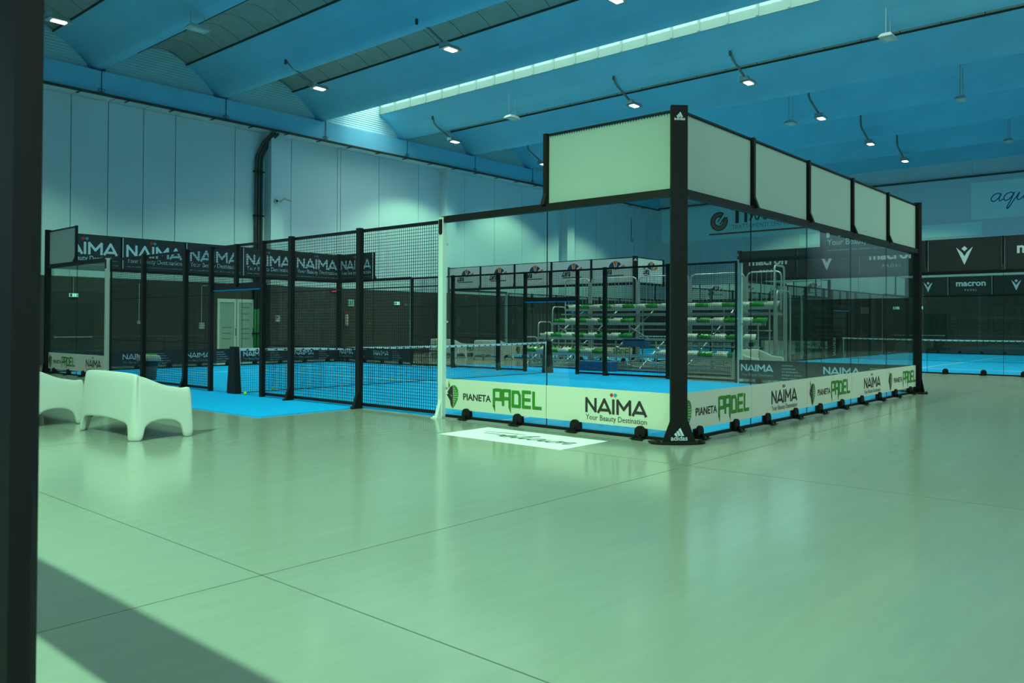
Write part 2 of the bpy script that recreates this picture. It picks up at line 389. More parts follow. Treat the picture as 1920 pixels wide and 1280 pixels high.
def art_v(b, o, R, N):
    put('emblem', vlogo_mesh(0.55, LETW), b, P3(o, R, 0.97, 0.22), R, N)
def art_zena(b, o, R, N):
    a, g, c = zena_meshes(1.15)
    for nm, me in (('orange_segments', a), ('navy_segments', g), ('underline', c)): put(nm, me, b, P3(o, R, 0.40, 0.26), R, N)
    put('lettering', text_mesh('Zena', 0.36, LETK, 0.45, shear=0.15, bold=0.012), b, P3(o, R, 0.48, 0.36), R, N)

# ------------------------------------------------------------------ shared court meshes
def wires(w, h, px, pz, t=0.0028):
    mb = MB()
    n = int(round(w/px))
    for i in range(1, n):
        x = i*w/n; mb.add([(-t, x-t, 0), (t, x-t, 0), (t, x+t, 0), (-t, x+t, 0), (-t, x-t, h), (t, x-t, h), (t, x+t, h), (-t, x+t, h)], [(0,1,5,4),(1,2,6,5),(2,3,7,6),(3,0,4,7)])
    k = int(round(h/pz))
    for i in range(1, k):
        z = i*h/k; mb.add([(-t, 0, z-t), (t, 0, z-t), (t, 0, z+t), (-t, 0, z+t), (-t, w, z-t), (t, w, z-t), (t, w, z+t), (-t, w, z+t)], [(0,3,7,4),(3,2,6,7),(2,1,5,6),(1,0,4,5)])
    return mb
PITCHM = 0.05
MESH_D = {}
def mesh_panel(cage, x, y0, y1, z0=0.04, z1=3.0, top=True):
    w = y1-y0; k = (round(w, 3), z0, z1)
    if k not in MESH_D:
        a = wires(w, z1-z0, PITCHM, PITCHM).data('mesh_panel', MESHM)
        fr = MB()
        fr.box(-0.012, 0.012, 0, 0.012, 0, z1-z0); fr.box(-0.012, 0.012, w-0.012, w, 0, z1-z0)
        fr.box(-0.02, 0.02, 0, w, 0, 0.05); fr.box(-0.022, 0.022, 0, w, z1-z0-0.045, z1-z0)
        if z0 < 1:
            fr.box(-0.012, 0.012, 0, w, 0.99-z0, 1.01-z0); fr.box(-0.012, 0.012, 0, w, 1.99-z0, 2.01-z0)
        MESH_D[k] = (a, fr.data('frame', BLACK))
    a, fr = MESH_D[k]
    o = inst('mesh_panel', a, cage, (x, y0, z0)); inst('frame', fr, o)
def glass_pane(cage, p, R, w=2.0, h=2.95):
    mb = MB(); g = 0.004
    t = 0.006
    nx, ny = -R[1], R[0]
    vs = []
    for (s_, z) in ((g, 0.05), (w-g, 0.05), (w-g, h), (g, h)):
        for q_ in (-t, t): vs.append((R[0]*s_+nx*q_, R[1]*s_+ny*q_, z))
    mb.add(vs, [(0,2,4,6),(1,7,5,3),(0,1,3,2),(2,3,5,4),(4,5,7,6),(6,7,1,0)])
    o = mb.build('glass_pane', GLASS, cage, (p[0], p[1], 0))
    seam = MB()
    for s_ in (0.0,):
        seam.add([(R[0]*(s_+a_)+nx*q_, R[1]*(s_+a_)+ny*q_, z) for z in (0.05, h) for (a_, q_) in ((-0.004,-t),(0.004,-t),(0.004,t),(-0.004,t))],
                 [(0,1,5,4),(1,2,6,5),(2,3,7,6),(3,0,4,7)])
    seam.build('edge_seal', BLACK, o)
    return o
CL = None
def clamp(cage, p, N):
    """Domed glass clamp with a foot plate; N points outwards."""
    global CL
    if CL is None:
        mb = MB(); pts = [(-0.075, 0.0)]+[(0.075*math.cos(math.pi-math.pi*k/10), 0.055+0.075*math.sin(math.pi*k/10)) for k in range(11)]+[(0.075, 0.0)]
        mb.prism(pts, lambda a, b, h: (a, h, b), -0.045, -0.008)
        mb.prism(pts, lambda a, b, h: (a, h, b), 0.008, 0.03)
        mb.box(-0.085, 0.085, -0.14, 0.0, -0.03, -0.018); mb.box(-0.015, 0.015, -0.075, -0.04, -0.02, 0.03)
        mb.lathe([(0.0, 0.012), (0.014, 0.010), (0.014, -0.02)], 8, (-0.05, -0.11, 0)); mb.lathe([(0.0, 0.012), (0.014, 0.010), (0.014, -0.02)], 8, (0.05, -0.11, 0))
        CL = mb.data('glass_clamp', BLACK)
    a = math.atan2(N[1], N[0])+math.pi/2
    o = inst('glass_clamp', CL, cage, (p[0], p[1], 0.04)); o.rotation_euler = (0, 0, a); return o
def board(cage, p, R, N, w, z0, z1, m, art=None, name='sponsor_board', off=0.012, th=0.012, edge=0.045):
    """p = left end seen from the front (N side)."""
    mb = MB(); vs = []
    for (s_, z) in ((edge, z0+0.03), (w-edge, z0+0.03), (w-edge, z1-0.03), (edge, z1-0.03)):
        for q_ in (off, off+th): vs.append((p[0]+R[0]*s_+N[0]*q_, p[1]+R[1]*s_+N[1]*q_, z))
    mb.add(vs, [(0,2,4,6),(1,7,5,3),(0,1,3,2),(2,3,5,4),(4,5,7,6),(6,7,1,0)])
    o = mb.build(name, m, cage)
    if art: art(o, (p[0]+R[0]*edge+N[0]*(off+th), p[1]+R[1]*edge+N[1]*(off+th), z0), R, N)
    return o
def bar_between(mb, a, b, w, z0, z1, offn=(0, 0)):
    a = Vector((a[0]+offn[0], a[1]+offn[1])); b = Vector((b[0]+offn[0], b[1]+offn[1])); t = (b-a).normalized(); n = Vector((-t.y, t.x))*w/2
    mb.add([(a.x-n.x, a.y-n.y, z0), (b.x-n.x, b.y-n.y, z0), (b.x+n.x, b.y+n.y, z0), (a.x+n.x, a.y+n.y, z0),
            (a.x-n.x, a.y-n.y, z1), (b.x-n.x, b.y-n.y, z1), (b.x+n.x, b.y+n.y, z1), (a.x+n.x, a.y+n.y, z1)],
           [(0,3,2,1),(4,5,6,7),(0,1,5,4),(1,2,6,5),(2,3,7,6),(3,0,4,7)])

def corner_post(cage, x, y, dx, dy, logo=True):
    """Faceted corner upright whose flat face looks out along the diagonal (dx,dy)."""
    a = math.atan2(dy, dx)
    N = Vector((math.cos(a), math.sin(a), 0)); R = Vector((-N.y, N.x, 0))
    mb = MB()
    sec = [(-0.10, 0.075), (0.10, 0.075), (0.10, 0.02), (0.03, -0.05), (-0.03, -0.05), (-0.10, 0.02)]
    fn = lambda p, q_, h: tuple(Vector((x, y, 0))+R*p+N*q_+Vector((0, 0, h)))
    mb.prism(sec[::-1], fn, 0.0, 4.03)
    w0, w1 = 0.20, 0.101
    mb.add([fn(-w0, 0.078, 0.03), fn(w0, 0.078, 0.03), fn(w1, 0.078, 0.30), fn(-w1, 0.078, 0.30), fn(-w0, 0.066, 0.03), fn(w0, 0.066, 0.03), fn(w1, 0.066, 0.30), fn(-w1, 0.066, 0.30)],
           [(0,3,2,1),(4,5,6,7),(0,1,5,4),(1,2,6,5),(2,3,7,6),(3,0,4,7)])
    o = mb.build('corner_post', BLACK, cage)
    bp = MB(); bp.prism([(0.33*math.cos(math.pi*k/12), 0.03+0.13*math.sin(math.pi*k/12)) for k in range(13)]+[(-0.33, -0.10), (0.33, -0.10)], lambda p, q_, h: fn(p, q_, h), 0.0, 0.025)
    for s_ in (-0.25, 0.25): bp.lathe([(0.0, 0.055), (0.02, 0.05), (0.02, 0.02)], 8, fn(s_, 0.08, 0))
    bp.build('base_plate', BLACK, o)
    if logo:
        Rr = tuple(-R) if (N.cross(-R)).z > 0 else tuple(R)
        for (zz, s_) in ((0.10, 0.13), (3.885, 0.085)):
            Rv = Vector(Rr); c = Vector(fn(0, 0.079, zz))
            put('emblem', bars_mesh(s_, LETW), o, c-Rv*s_*0.42, Rr, tuple(N))
            put('lettering', text_mesh('adidas', s_*0.62, LETW, s_*1.55, 'CENTER', bold=0.0015), o, c-Vector((0, 0, s_*0.42)), Rr, tuple(N))
    return o
PO = {}
def side_post(cage, x, y, sx, h=3.0, m=None, foot=True, w=0.10):
    """Upright standing just outside the fence (sx = -1 or 1) with a flared, bolted foot."""
    k = (sx, h, (m or BLACK).name, foot, w)
    if k not in PO:
        mb = MB(); a, b = (0.006*sx, 0.085*sx); x0, x1 = min(a, b), max(a, b)
        mb.box(x0, x1, -w/2, w/2, 0.012, h)
        f = MB()
        if foot:
            mb.prism([(b-0.01*sx, 0.012), (b+0.085*sx, 0.012), (b-0.01*sx, 0.30)], lambda p, q_, hh: (p, hh, q_), -w*0.32, w*0.32)
            f.box(min(a, b+0.13*sx), max(a, b+0.13*sx), -w*0.62, w*0.62, 0.0, 0.012)
            for yy in (-w*0.4, w*0.4): f.lathe([(0.0, 0.035), (0.014, 0.032), (0.014, 0.01)], 8, (b+0.09*sx, yy, 0))
        PO[k] = (mb.data('fence_post', m or BLACK), f.data('base_plate', m or BLACK) if foot else None)
    a, f = PO[k]
    nm = 'fence_post'
    o = inst(nm, a, cage, (x, y, 0))
    if f: inst('base_plate', f, o)
    return o

# ------------------------------------------------------------------ a padel court
def court(origin, rz, spec, name_label):
    """Local frame: x 0..10 wide, y 0..20 long."""
    cage = empty('padel_court_enclosure', origin, rz)
    tag(cage, name_label[0], 'court enclosure', 'glass and mesh padel court enclosures')
    X, Y = 10.0, 20.0
    for (x, y, dx, dy) in ((0,0,-1,-1), (10,0,1,-1), (0,20,-1,1), (10,20,1,1)):
        corner_post(cage, x, y, dx, dy, logo=(y == 0))
    # panes
    for i in range(5):
        glass_pane(cage, (2*i, 0), (1, 0)); glass_pane(cage, (2*i, Y), (1, 0))
    for x in (0, X):
        for y in (0, 2, 16, 18): glass_pane(cage, (x, y), (0, 1))
    # clamps at the foot of the glass
    for i in range(10):
        clamp(cage, (0.5+i, 0), (0, -1)); clamp(cage, (0.5+i, Y), (0, 1))
    for x, n in ((0, -1), (X, 1)):
        for y in (0.5, 1.5, 2.5, 3.5, 16.5, 17.5, 18.5, 19.5): clamp(cage, (x, y), (n, 0))
    # bottom rails and curb
    for a, b in (((0.05,0),(9.95,0)), ((0.05,Y),(9.95,Y)), ((0,0.05),(0,4)), ((0,16),(0,19.95)), ((X,0.05),(X,4)), ((X,16),(X,19.95))):
        mb = MB(); bar_between(mb, a, b, 0.03, 0.012, 0.05); mb.build('bottom_rail', BLACK, cage)
    for a, b in (((0.05,-0.06),(9.95,-0.06)), ((-0.06,0.05),(-0.06,4)), ((-0.06,16),(-0.06,19.95)), ((X+0.06,0.05),(X+0.06,4)), ((X+0.06,16),(X+0.06,19.95)), ((0.05,Y+0.06),(9.95,Y+0.06))):
        mb = MB(); bar_between(mb, a, b, 0.08, 0.0, 0.012); mb.build('floor_profile', CURB, cage)
    # top beams at 3 m over the glass, thin rail at 4 m, uprights between the top boards
    for a, b, n in (((0,0),(10,0),(0,-0.03)), ((0,Y),(10,Y),(0,0.03)), ((0,0),(0,4),(-0.03,0)), ((0,16),(0,20),(-0.03,0)), ((X,0),(X,4),(0.03,0)), ((X,16),(X,20),(0.03,0))):
        mb = MB(); bar_between(mb, a, b, 0.08, 2.95, 3.045, n); o = mb.build('top_beam', BLACK, cage)
    for a, b in (((0,0),(10,0)), ((0,Y),(10,Y)), ((0,0),(0,2)), ((0,18),(0,20)), ((X,0),(X,2)), ((X,18),(X,20))):
        mb = MB(); bar_between(mb, a, b, 0.035, 3.975, 4.0); mb.build('top_rail', BLACK, cage)
    ups = [(x, 0, (0, -1)) for x in (2, 4, 6, 8)]+[(x, Y, (0, 1)) for x in (2, 4, 6, 8)]+[(0, 2, (-1, 0)), (0, 18, (-1, 0)), (X, 2, (1, 0)), (X, 18, (1, 0))]
    for (x, y, n) in ups:
        mb = MB(); t = (-n[1], n[0])
        def fr(a, b, z, x=x, y=y, n=n, t=t): return (x+t[0]*a+n[0]*b, y+t[1]*a+n[1]*b, z)
        vs = [fr(a*0.03, b, 3.02) for a, b in ((-1, 0.0), (1, 0.0), (1, 0.06), (-1, 0.06))]+[fr(a*0.03, b, 4.0) for a, b in ((-1, 0.0), (1, 0.0), (1, 0.06), (-1, 0.06))]
        mb.add(vs, [(0,3,2,1),(4,5,6,7),(0,1,5,4),(1,2,6,5),(2,3,7,6),(3,0,4,7)])
        mb.add([fr(-0.03, 0.055, 3.20), fr(0.03, 0.055, 3.20), fr(0.03, 0.055, 3.03), fr(-0.03, 0.055, 3.03), fr(-0.03, 0.12, 3.03), fr(0.03, 0.12, 3.03)], [(0,1,5,4),(0,4,3),(1,2,5),(2,3,4,5)])
        mb.build('board_upright', BLACK, cage)
    # side posts and mesh
    for x, sx in ((0, -1), (X, 1)):
        for y in (4, 16):
            o = side_post(cage, x, y, sx, 3.03, WHITEP)
            o['label'] = 'pale grey painted post'
            mb = MB(); mb.prism([(-0.035, 2.80)]+[(0.035*math.cos(math.pi+math.pi*k/8), 2.80+0.035*math.sin(math.pi+math.pi*k/8)) for k in range(9)]+[(0.035, 3.0), (-0.035, 3.0)],
                                lambda p, q_, h: (h, p, q_), *sorted((sx*0.086, sx*0.094)))
            mb.build('beam_end_plate', BLACK, o)
            dy = -1 if y == 4 else 1
            for z in (0.45, 1.45, 2.62):
                mb = MB()
                mb.prism([(0.03*math.cos(2*math.pi*k/10), z+0.018*math.sin(2*math.pi*k/10)) for k in range(10)], lambda p, q_, h, dy=dy: (h, p+dy*0.07, q_), *sorted((sx*0.008, sx*0.02)))
                mb.build('glass_bolt', STEEL, o)
            # fence frame beside the post
            side_post(cage, x, y+(0.07 if y == 4 else -0.07), -sx*0.45, 3.0, BLACK, False, 0.035)
        for y in (6, 8, 12, 14): side_post(cage, x, y, sx, 3.02)
        for y in (8.95, 10.90): side_post(cage, x, y, sx, 3.0, None, False, 0.085)
        mb = MB(); mb.box(min(x, x+0.07*sx), max(x, x+0.07*sx), 9.885, 9.965, 2.15, 3.0); mb.build('header_post', BLACK, cage)
        mb = MB(); mb.box(x-0.04, x+0.04, 8.95, 10.90, 2.10, 2.19); mb.build('door_header', BLACK, cage)
        mb = MB(); mb.box(x-0.03, x+0.05, 8.99, 10.86, 2.08, 2.10); mb.build('header_padding', TURFM, cage)
        for y0, y1 in ((4.1, 6), (6, 8), (8, 8.95), (10.9, 12), (12, 14), (14, 15.9)): mesh_panel(cage, x, y0, y1)
        mesh_panel(cage, x, 8.95, 10.9, 2.17, 3.0)
    # boards by spec
    for (wall, fi, kind) in spec:
        for i in fi:
            if wall == 'back':   p, R, N = (2*i, 0), (1, 0, 0), (0, -1, 0)
            elif wall == 'end':  p, R, N = (2*i, Y), (1, 0, 0), (0, -1, 0)
            elif wall == 'left': p, R, N = (0, 2*i+2), (0, -1, 0), (-1, 0, 0)
            elif wall == 'right': p, R, N = (X, 2*i+2), (0, -1, 0), (-1, 0, 0)
            elif wall == 'right_out': p, R, N = (X, 2*i), (0, 1, 0), (1, 0, 0)
            if kind == 'frost':
                o = board(cage, p, R, N, 2.0, 3.02, 3.99, FROST, None, 'frosted_panel', off=0.0, th=0.008, edge=0.035)
                mb = MB()
                for k in range(48):     # cord lacing under the top rail
                    s_ = 0.06+k*0.04
                    a = (p[0]+R[0]*s_+N[0]*0.006, p[1]+R[1]*s_+N[1]*0.006); 
                    mb.box(a[0]-0.004, a[0]+0.004, a[1]-0.004, a[1]+0.004, 3.945, 3.98)
                mb.build('lacing', BLACK, o)
            elif kind == 'naima': board(cage, p, R, N, 2.0, 3.0, 4.0, BOARDB, art_naima_board)
            elif kind == 'macron': board(cage, p, R, N, 2.0, 3.0, 4.0, BOARDB, art_macron if i % 2 == 0 else art_v)
            elif kind == 'vmac': board(cage, p, R, N, 2.0, 3.0, 4.0, BOARDB, art_v if i % 2 == 0 else art_macron)
            elif kind == 'zena': board(cage, p, R, N, 2.0, 3.02, 3.99, BOARDW, art_zena)
            elif kind == 'zlow': board(cage, p, R, N, 2.0, 0.12, 0.60, VINYL, art_pianeta if i % 2 == 0 else art_naima_white, 'sponsor_band', off=0.008, th=0.003, edge=0.0)
            elif kind == 'low': board(cage, p, R, N, 2.0, 0.11, 0.62, VINYL, art_pianeta if i % 2 == 0 else art_naima_white, 'sponsor_band', off=0.008, th=0.003, edge=0.004)
            elif kind == 'low2': board(cage, p, R, N, 2.0, 0.11, 0.62, VINYL, art_pianeta if i % 2 == 1 else art_naima_white, 'sponsor_band', off=0.008, th=0.003, edge=0.004)
            elif kind == 'nlow': board(cage, p, R, N, 2.0, 0.09, 0.61, BOARDB, art_naima_low, 'sponsor_band', off=0.008, th=0.003, edge=0.0)
    # playing surface
    s = MB(); s.box(0.02, 9.98, 0.02, 19.98, 0.0, 0.012)
    surf = empty('court_surface', origin, rz); tag(surf, name_label[1], 'court surface', 'blue padel playing surfaces')
    s.build('turf', TURF, surf)
    l = MB(); l.box(0.03, 9.97, 3.0, 3.05, 0.012, 0.014); l.box(0.03, 9.97, 16.95, 17.0, 0.012, 0.014); l.box(4.975, 5.025, 3.0, 17.0, 0.012, 0.0142)
    l.build('white_lines', LINEW, surf)
    # net
    net = empty('padel_net', origin, rz); tag(net, name_label[2], 'net', 'padel nets with white headbands')
    def nz(x): return 0.88+0.04*((x-5)/5)**2
    mb = MB(); t = 0.0016; n = 208; hb = 0.84
    for i in range(1, n):
        x = i*10/n; h = nz(x)-0.03
        mb.add([(x-t,10-t,0.02),(x+t,10-t,0.02),(x+t,10+t,0.02),(x-t,10+t,0.02),(x-t,10-t,h),(x+t,10-t,h),(x+t,10+t,h),(x-t,10+t,h)], [(0,1,5,4),(1,2,6,5),(2,3,7,6),(3,0,4,7)])
    for j in range(18):
        for i in range(10):
            z0 = 0.02+(nz(i)-0.05)*j/18; z1 = 0.02+(nz(i+1)-0.05)*j/18
            tt = 0.006 if j == 0 else t
            mb.add([(i,10-tt,z0-tt),(i,10+tt,z0-tt),(i,10+tt,z0+tt),(i,10-tt,z0+tt),(i+1,10-tt,z1-tt),(i+1,10+tt,z1-tt),(i+1,10+tt,z1+tt),(i+1,10-tt,z1+tt)], [(0,1,5,4),(1,2,6,5),(2,3,7,6),(3,0,4,7)])
    mb.build('netting', MESHM, net)
    mb = MB(); k = 20
    for i in range(k):
        a, b = i*9.9/k+0.05, (i+1)*9.9/k+0.05
        mb.add([(a,9.985,nz(a)-0.055),(a,10.015,nz(a)-0.055),(a,10.015,nz(a)),(a,9.985,nz(a)),(b,9.985,nz(b)-0.055),(b,10.015,nz(b)-0.055),(b,10.015,nz(b)),(b,9.985,nz(b))],
               [(0,4,5,1),(1,5,6,2),(2,6,7,3),(3,7,4,0)])
    hbnd = mb.build('headband', mat('white_tape', (0.75, 0.77, 0.8), 0.6), net)
    mb = MB()
    for i in range(44):
        x = 0.25+i*0.22; z = nz(x)-0.048
        for sgn in (-1, 1): mb.add([(x-0.045, 10+sgn*0.018, z), (x+0.045, 10+sgn*0.018, z), (x+0.012, 10+sgn*0.018, z+0.038)], [(0,1,2)])
    mb.build('printed_triangles', LETK, hbnd)
    for x, sx in ((0.0, 1), (10.0, -1)):
        mb = MB(); c = x-0.02*sx
        wd = 0.55 if (spec is SPEC2 and x == 0) else 0.07
        mb.frust((c-wd, c+0.07, 9.84, 10.19), 0.012, (c-wd+0.02, c+0.05, 9.90, 10.13), 0.95 if wd < 0.1 else 1.18); o = mb.build('padded_post_cover', BLACK, net); bevel(o, 0.02)
        mb = MB(); mb.tube([(x+0.09*sx, 10, 0.012), (x+0.09*sx, 10, 0.93)], 0.018, 8); mb.build('net_post', STEEL, net, smooth=True)
    return cage, surf, net
SPEC1 = [('back', range(5), 'frost'), ('back', range(5), 'low'), ('left', (0, 9), 'frost'), ('left', (0, 1, ), 'low2'), ('left', (8, 9), 'low2'),
         ('end', range(5), 'naima'), ('right', (9, 0), 'naima'), ('end', range(5), 'nlow'), ('right', (0, 1, 8, 9), 'nlow')]
SPEC2 = [('back', range(5), 'macron'), ('end', range(5), 'vmac')]
SPEC3 = [('back', range(5), 'zena'), ('right_out', (0,), 'zena'), ('end', range(5), 'zena'), ('back', range(5), 'zlow'), ('end', range(5), 'zlow')]
c1 = court((0, 0, 0), 0, SPEC1, ('nearest glass and black mesh court enclosure with blank frosted top panels',
     'blue turf playing surface inside the nearest court', 'padel net across the nearest court, white headband with black triangles'))
c2 = court((18.0, 7.8, 0), -math.pi/2, SPEC2, ('distant court enclosure at right with black boards showing a winged v emblem',
     'blue turf of the distant court at the right edge', 'padel net of the distant right court beside the far corner post'))
c3 = court((17.5, 21.8, 0), -math.pi/2, SPEC3, ('court enclosure behind the bleachers with white boards and orange and navy fan emblems',
     'blue turf of the court behind the bleachers', 'padel net of the court behind the bleachers'))
# vertical lettering on the second court's post cover
put('lettering', text_mesh('macron', 0.28, LETW, 0.78), c2[2], (-0.32, 9.835, 0.90), (0, 0, -1), (0, -1, 0))

# ------------------------------------------------------------------ the hall
ZB, YW, XW = 10.2, 24.9, 40.0
BEAMS = [3.0+4.65*k for k in range(-3, 9)]
def wing(dx):
    """Underside of a winged roof beam, dx from its axis."""
    a = abs(dx)
    P = [(0, 0), (0.12, 0.012), (0.22, 0.06), (0.34, 0.16), (0.6, 0.42), (0.9, 0.66), (1.2, 0.85), (1.4, 0.95)]
    for i in range(len(P)-1):
        if a <= P[i+1][0]:
            t = (a-P[i][0])/(P[i+1][0]-P[i][0]); return P[i][1]+t*(P[i+1][1]-P[i][1])
    return 0.95
def roof_z(x):
    k = min(BEAMS, key=lambda b: abs(b-x)); dx = abs(x-k)
    if dx <= 1.4: return ZB+wing(dx)
    t = (dx-1.4)/0.925; return ZB+0.95+0.34*math.sin(min(1, t)*math.pi/2)
Y0 = -14.0
# floor
mb = MB(); mb.box(-16, XW, Y0-6, YW, -0.2, 0.0); struct(mb.build('floor', FLOORM))
mb = MB()   # saw-cut joints
for x in (-6.10, -1.30, 12.6, 16.9): mb.box(x-0.004, x+0.004, Y0, YW, 0.0, 0.0008)
for y in (-0.86, -6.9, 22.3): mb.box(-8.2, XW, y-0.004, y+0.004, 0.0, 0.0008)
mb.box(-8.2, -0.2, 5.2, 5.208, 0.0, 0.0008)
struct(mb.build('floor_trim_1', mat('floor_joint', (0.10, 0.11, 0.10), 0.8)))
# left wall: pale panels over a dark band
GR = [-2.6, -0.1, 2.33, 3.57, 4.82, 6.03, 8.49, 11.1, 13.49, 13.67, 15.87, 18.35, 21.6, 23.9, 26.2, 28.2, 31.2, 33.4, 35.6, 37.8, 40.0]
mb = MB(); mb.box(-8.3, XW, YW, YW+0.3, 3.0, 12.2)
xs = [-8.3]+GR
for a, b in zip(xs[:-1], xs[1:]):
    mb.box(a+0.012, b-0.012, YW-0.035, YW, 3.02, 9.27)
struct(mb.build('wall_left', WALLW))
mb = MB(); mb.box(-8.3, XW, YW-0.005, YW, 3.02, 9.27); struct(mb.build('trim_1', DARKG))
mb = MB(); mb.box(-8.3, XW, YW-0.05, YW+0.3, 0.0, 3.0); struct(mb.build('wall_left_lower', WALLD))
# pilasters
def pil(n, x0, x1):
    mb = MB(); mb.box(x0, x1, YW-0.55, YW, 0.0, 9.28)
    struct(mb.build('trim_%d' % n, WALLW))
    mb = MB(); mb.box(x0-0.012, x1+0.012, YW-0.562, YW-0.05, 0.0, 3.0); struct(mb.build('trim_%d' % (n+10), WALLD))
for n, (a, b) in enumerate(((9.82, 10.42), (19.8, 20.44), (29.75, 30.45), (39.35, 40.0))): pil(2+n, a, b)
# wall head beam with its lighter soffit
mb = MB(); mb.box(-8.3, XW, YW-0.70, YW+0.3, 9.31, 10.12); struct(mb.build('trim_6', CONC))
mb = MB()
for a, b in zip(xs[:-1], xs[1:]): mb.box(a+0.02, b-0.02, YW-0.68, YW, 9.28, 9.31)
struct(mb.build('trim_43', WALLW))
# gable closures between the beams over the head beam
mb = MB()
for b in BEAMS:
    x = b+1.0; pts = []
    n = 14
    for k in range(n+1):
        xx = b+0.3+(4.65-0.6)*k/n; pts.append((xx, roof_z(xx)))
    for (p, q) in zip(pts[:-1], pts[1:]): mb.add([(p[0], YW-0.4, 10.1), (q[0], YW-0.4, 10.1), (q[0], YW-0.4, 12.0 if abs(b-12.3) < 0.1 else q[1]+0.3), (p[0], YW-0.4, 12.0 if abs(b-12.3) < 0.1 else p[1]+0.3)], [(0,1,2,3)])
def gable_mat():
    M = mat('corrugated_gable', (0.50, 0.72, 0.76), 0.7); n = M.node_tree.nodes; L = M.node_tree.links
    if 'W' not in n:
        w = n.new('ShaderNodeTexWave'); w.name = 'W'; w.bands_direction = 'Z'; w.inputs['Scale'].default_value = 3.2
        t = n.new('ShaderNodeTexCoord'); bb = n.new('ShaderNodeBump'); bb.inputs['Strength'].default_value = 0.5; bb.inputs['Distance'].default_value = 0.03
        L.new(t.outputs['Object'], w.inputs[0]); L.new(w.outputs['Fac'], bb.inputs['Height']); L.new(bb.outputs[0], n['Principled BSDF'].inputs['Normal'])
    return M
struct(mb.build('trim_7', gable_mat()))
# winged beams
prof = [(-1.4, 0.95), (-1.4, 1.02), (-1.32, 1.02)]
low = [1.38, 1.2, 1.05, 0.9, 0.75, 0.6, 0.46, 0.34, 0.28, 0.22, 0.17, 0.12, 0.06, 0]
under = [(-1.4, 0.95)]+[(-a, wing(a)) for a in low]+[(a, wing(a)) for a in low[::-1][1:]]+[(1.4, 0.95)]
top = [(p[0]*0.985, p[1]+0.10) for p in under][::-1]
wm = None
for i, b in enumerate(BEAMS):
    if wm is None:
        mb = MB(); mb.prism(under+top, lambda p, q, h: (p, h, ZB+q), Y0, YW-0.3)
        wm = mb.data('trim', CONC)
    o = inst('trim_%d' % (20+i), wm, None, (b, 0, 0)); struct(o)
# dark edge strips along the wing tips
mb = MB()
for b in BEAMS:
    for s_ in (-1, 1):
        if (abs(b-16.95) < 0.1 and s_ < 0) or (abs(b-12.3) < 0.1 and s_ > 0): continue
        mb.box(min(b+s_*1.40, b+s_*1.43), max(b+s_*1.40, b+s_*1.43), Y0, YW-0.3, ZB+0.93, ZB+1.10)
struct(mb.build('trim_8', mat('edge_strip', (0.06, 0.06, 0.055), 0.8)))
# vaults
mb = MB(); gv = MB()
for b in BEAMS[:-1]:
    if abs(b-12.3) < 0.1: continue
    n = 10
    for k in range(n):
        x0 = b+1.38+(1.89)*k/n; x1 = b+1.38+(1.89)*(k+1)/n
        z0, z1 = roof_z(x0)+0.03, roof_z(x1)+0.03
        mb.add([(x0, Y0, z0), (x1, Y0, z1), (x1, YW, z1), (x0, YW, z0)], [(0,3,2,1)])
        y = Y0+0.9
        while y < YW:
            gv.add([(x0, y-0.012, z0-0.004), (x1, y-0.012, z1-0.004), (x1, y+0.012, z1-0.004), (x0, y+0.012, z0-0.004)], [(0,3,2,1)]); y += 1.25
struct(mb.build('ceiling', VAULT)); struct(gv.build('trim_9', DARKG))
# end strip of roof before the far wall
mb = MB(); mb.box(BEAMS[-1]+1.3, XW+0.3, Y0, YW, ZB+1.3, ZB+1.4)
mb.box(-12.4, XW+0.3, Y0, YW+0.3, 12.3, 12.4) if False else None
struct(mb.build('ceiling_edge', VAULT))
mb = MB(); mb.box(-14.3, 12.3+1.35, Y0, YW+0.3, 12.0, 12.1); mb.box(16.45, XW+0.3, Y0, YW+0.3, 12.0, 12.1); mb.box(16.4, 16.45, Y0, YW+0.3, 11.2, 12.1)  # slab added over the vaults to stop sky light leaking past the gables
struct(mb.build('light_leak_slab', VAULT))
# skylight: curbs, bars and clear glazing in the gap beside the beam
xa, xb = 12.3+1.40, 16.95-1.40
mb = MB()
mb.box(xa-0.05, xa, Y0, YW, 11.2, 12.0); mb.box(xb, xb+0.05, Y0, YW, 11.12, 11.42)
y = 23.4-1.02*36
while y < YW:
    mb.box(xb-0.02, xb+0.05, y-0.045, y+0.045, 11.15, 11.95); mb.box(xa, xb, y-0.03, y+0.03, 11.93, 11.99); y += 1.02
mb.box(xb-0.02, xb+0.05, Y0, YW, 11.90, 11.97)
struct(mb.build('window_frame_1', mat('white_curb', (0.26, 0.36, 0.32), 0.6)))
mb = MB(); mb.box(xa-0.05, xb+0.05, Y0, YW, 11.99, 12.0); struct(mb.build('window_1', glass_mat('roof_glazing', (0.95, 1, 0.97), 0.6)))
mb = MB(); mb.box(xb+0.02, xb+0.025, Y0, YW, 11.42, 11.90); struct(mb.build('window_2', glass_mat('roof_glazing', (0.95, 1, 0.97), 0.6)))
# far wall
mb = MB(); mb.box(XW, XW+0.3, Y0, YW, 3.0, 12.4)
FG = [-13, -9.6, -6.4, -2.1, 1.9, 5.1, 8.3, 11.5, 14.7, 17.9, 21.1, 24.9]
for a, b in zip(FG[:-1], FG[1:]): mb.box(XW-0.03, XW, a+0.02, b-0.02, 3.02, 11.6)
struct(mb.build('wall_right', WALLW))
mb = MB(); mb.box(XW-0.05, XW+0.3, Y0, YW, 0.0, 3.0); struct(mb.build('wall_right_lower', WALLD))
mb = MB(); mb.box(XW-0.2, XW, Y0, YW, 9.36, 9.44); struct(mb.build('trim_40', TRAY))
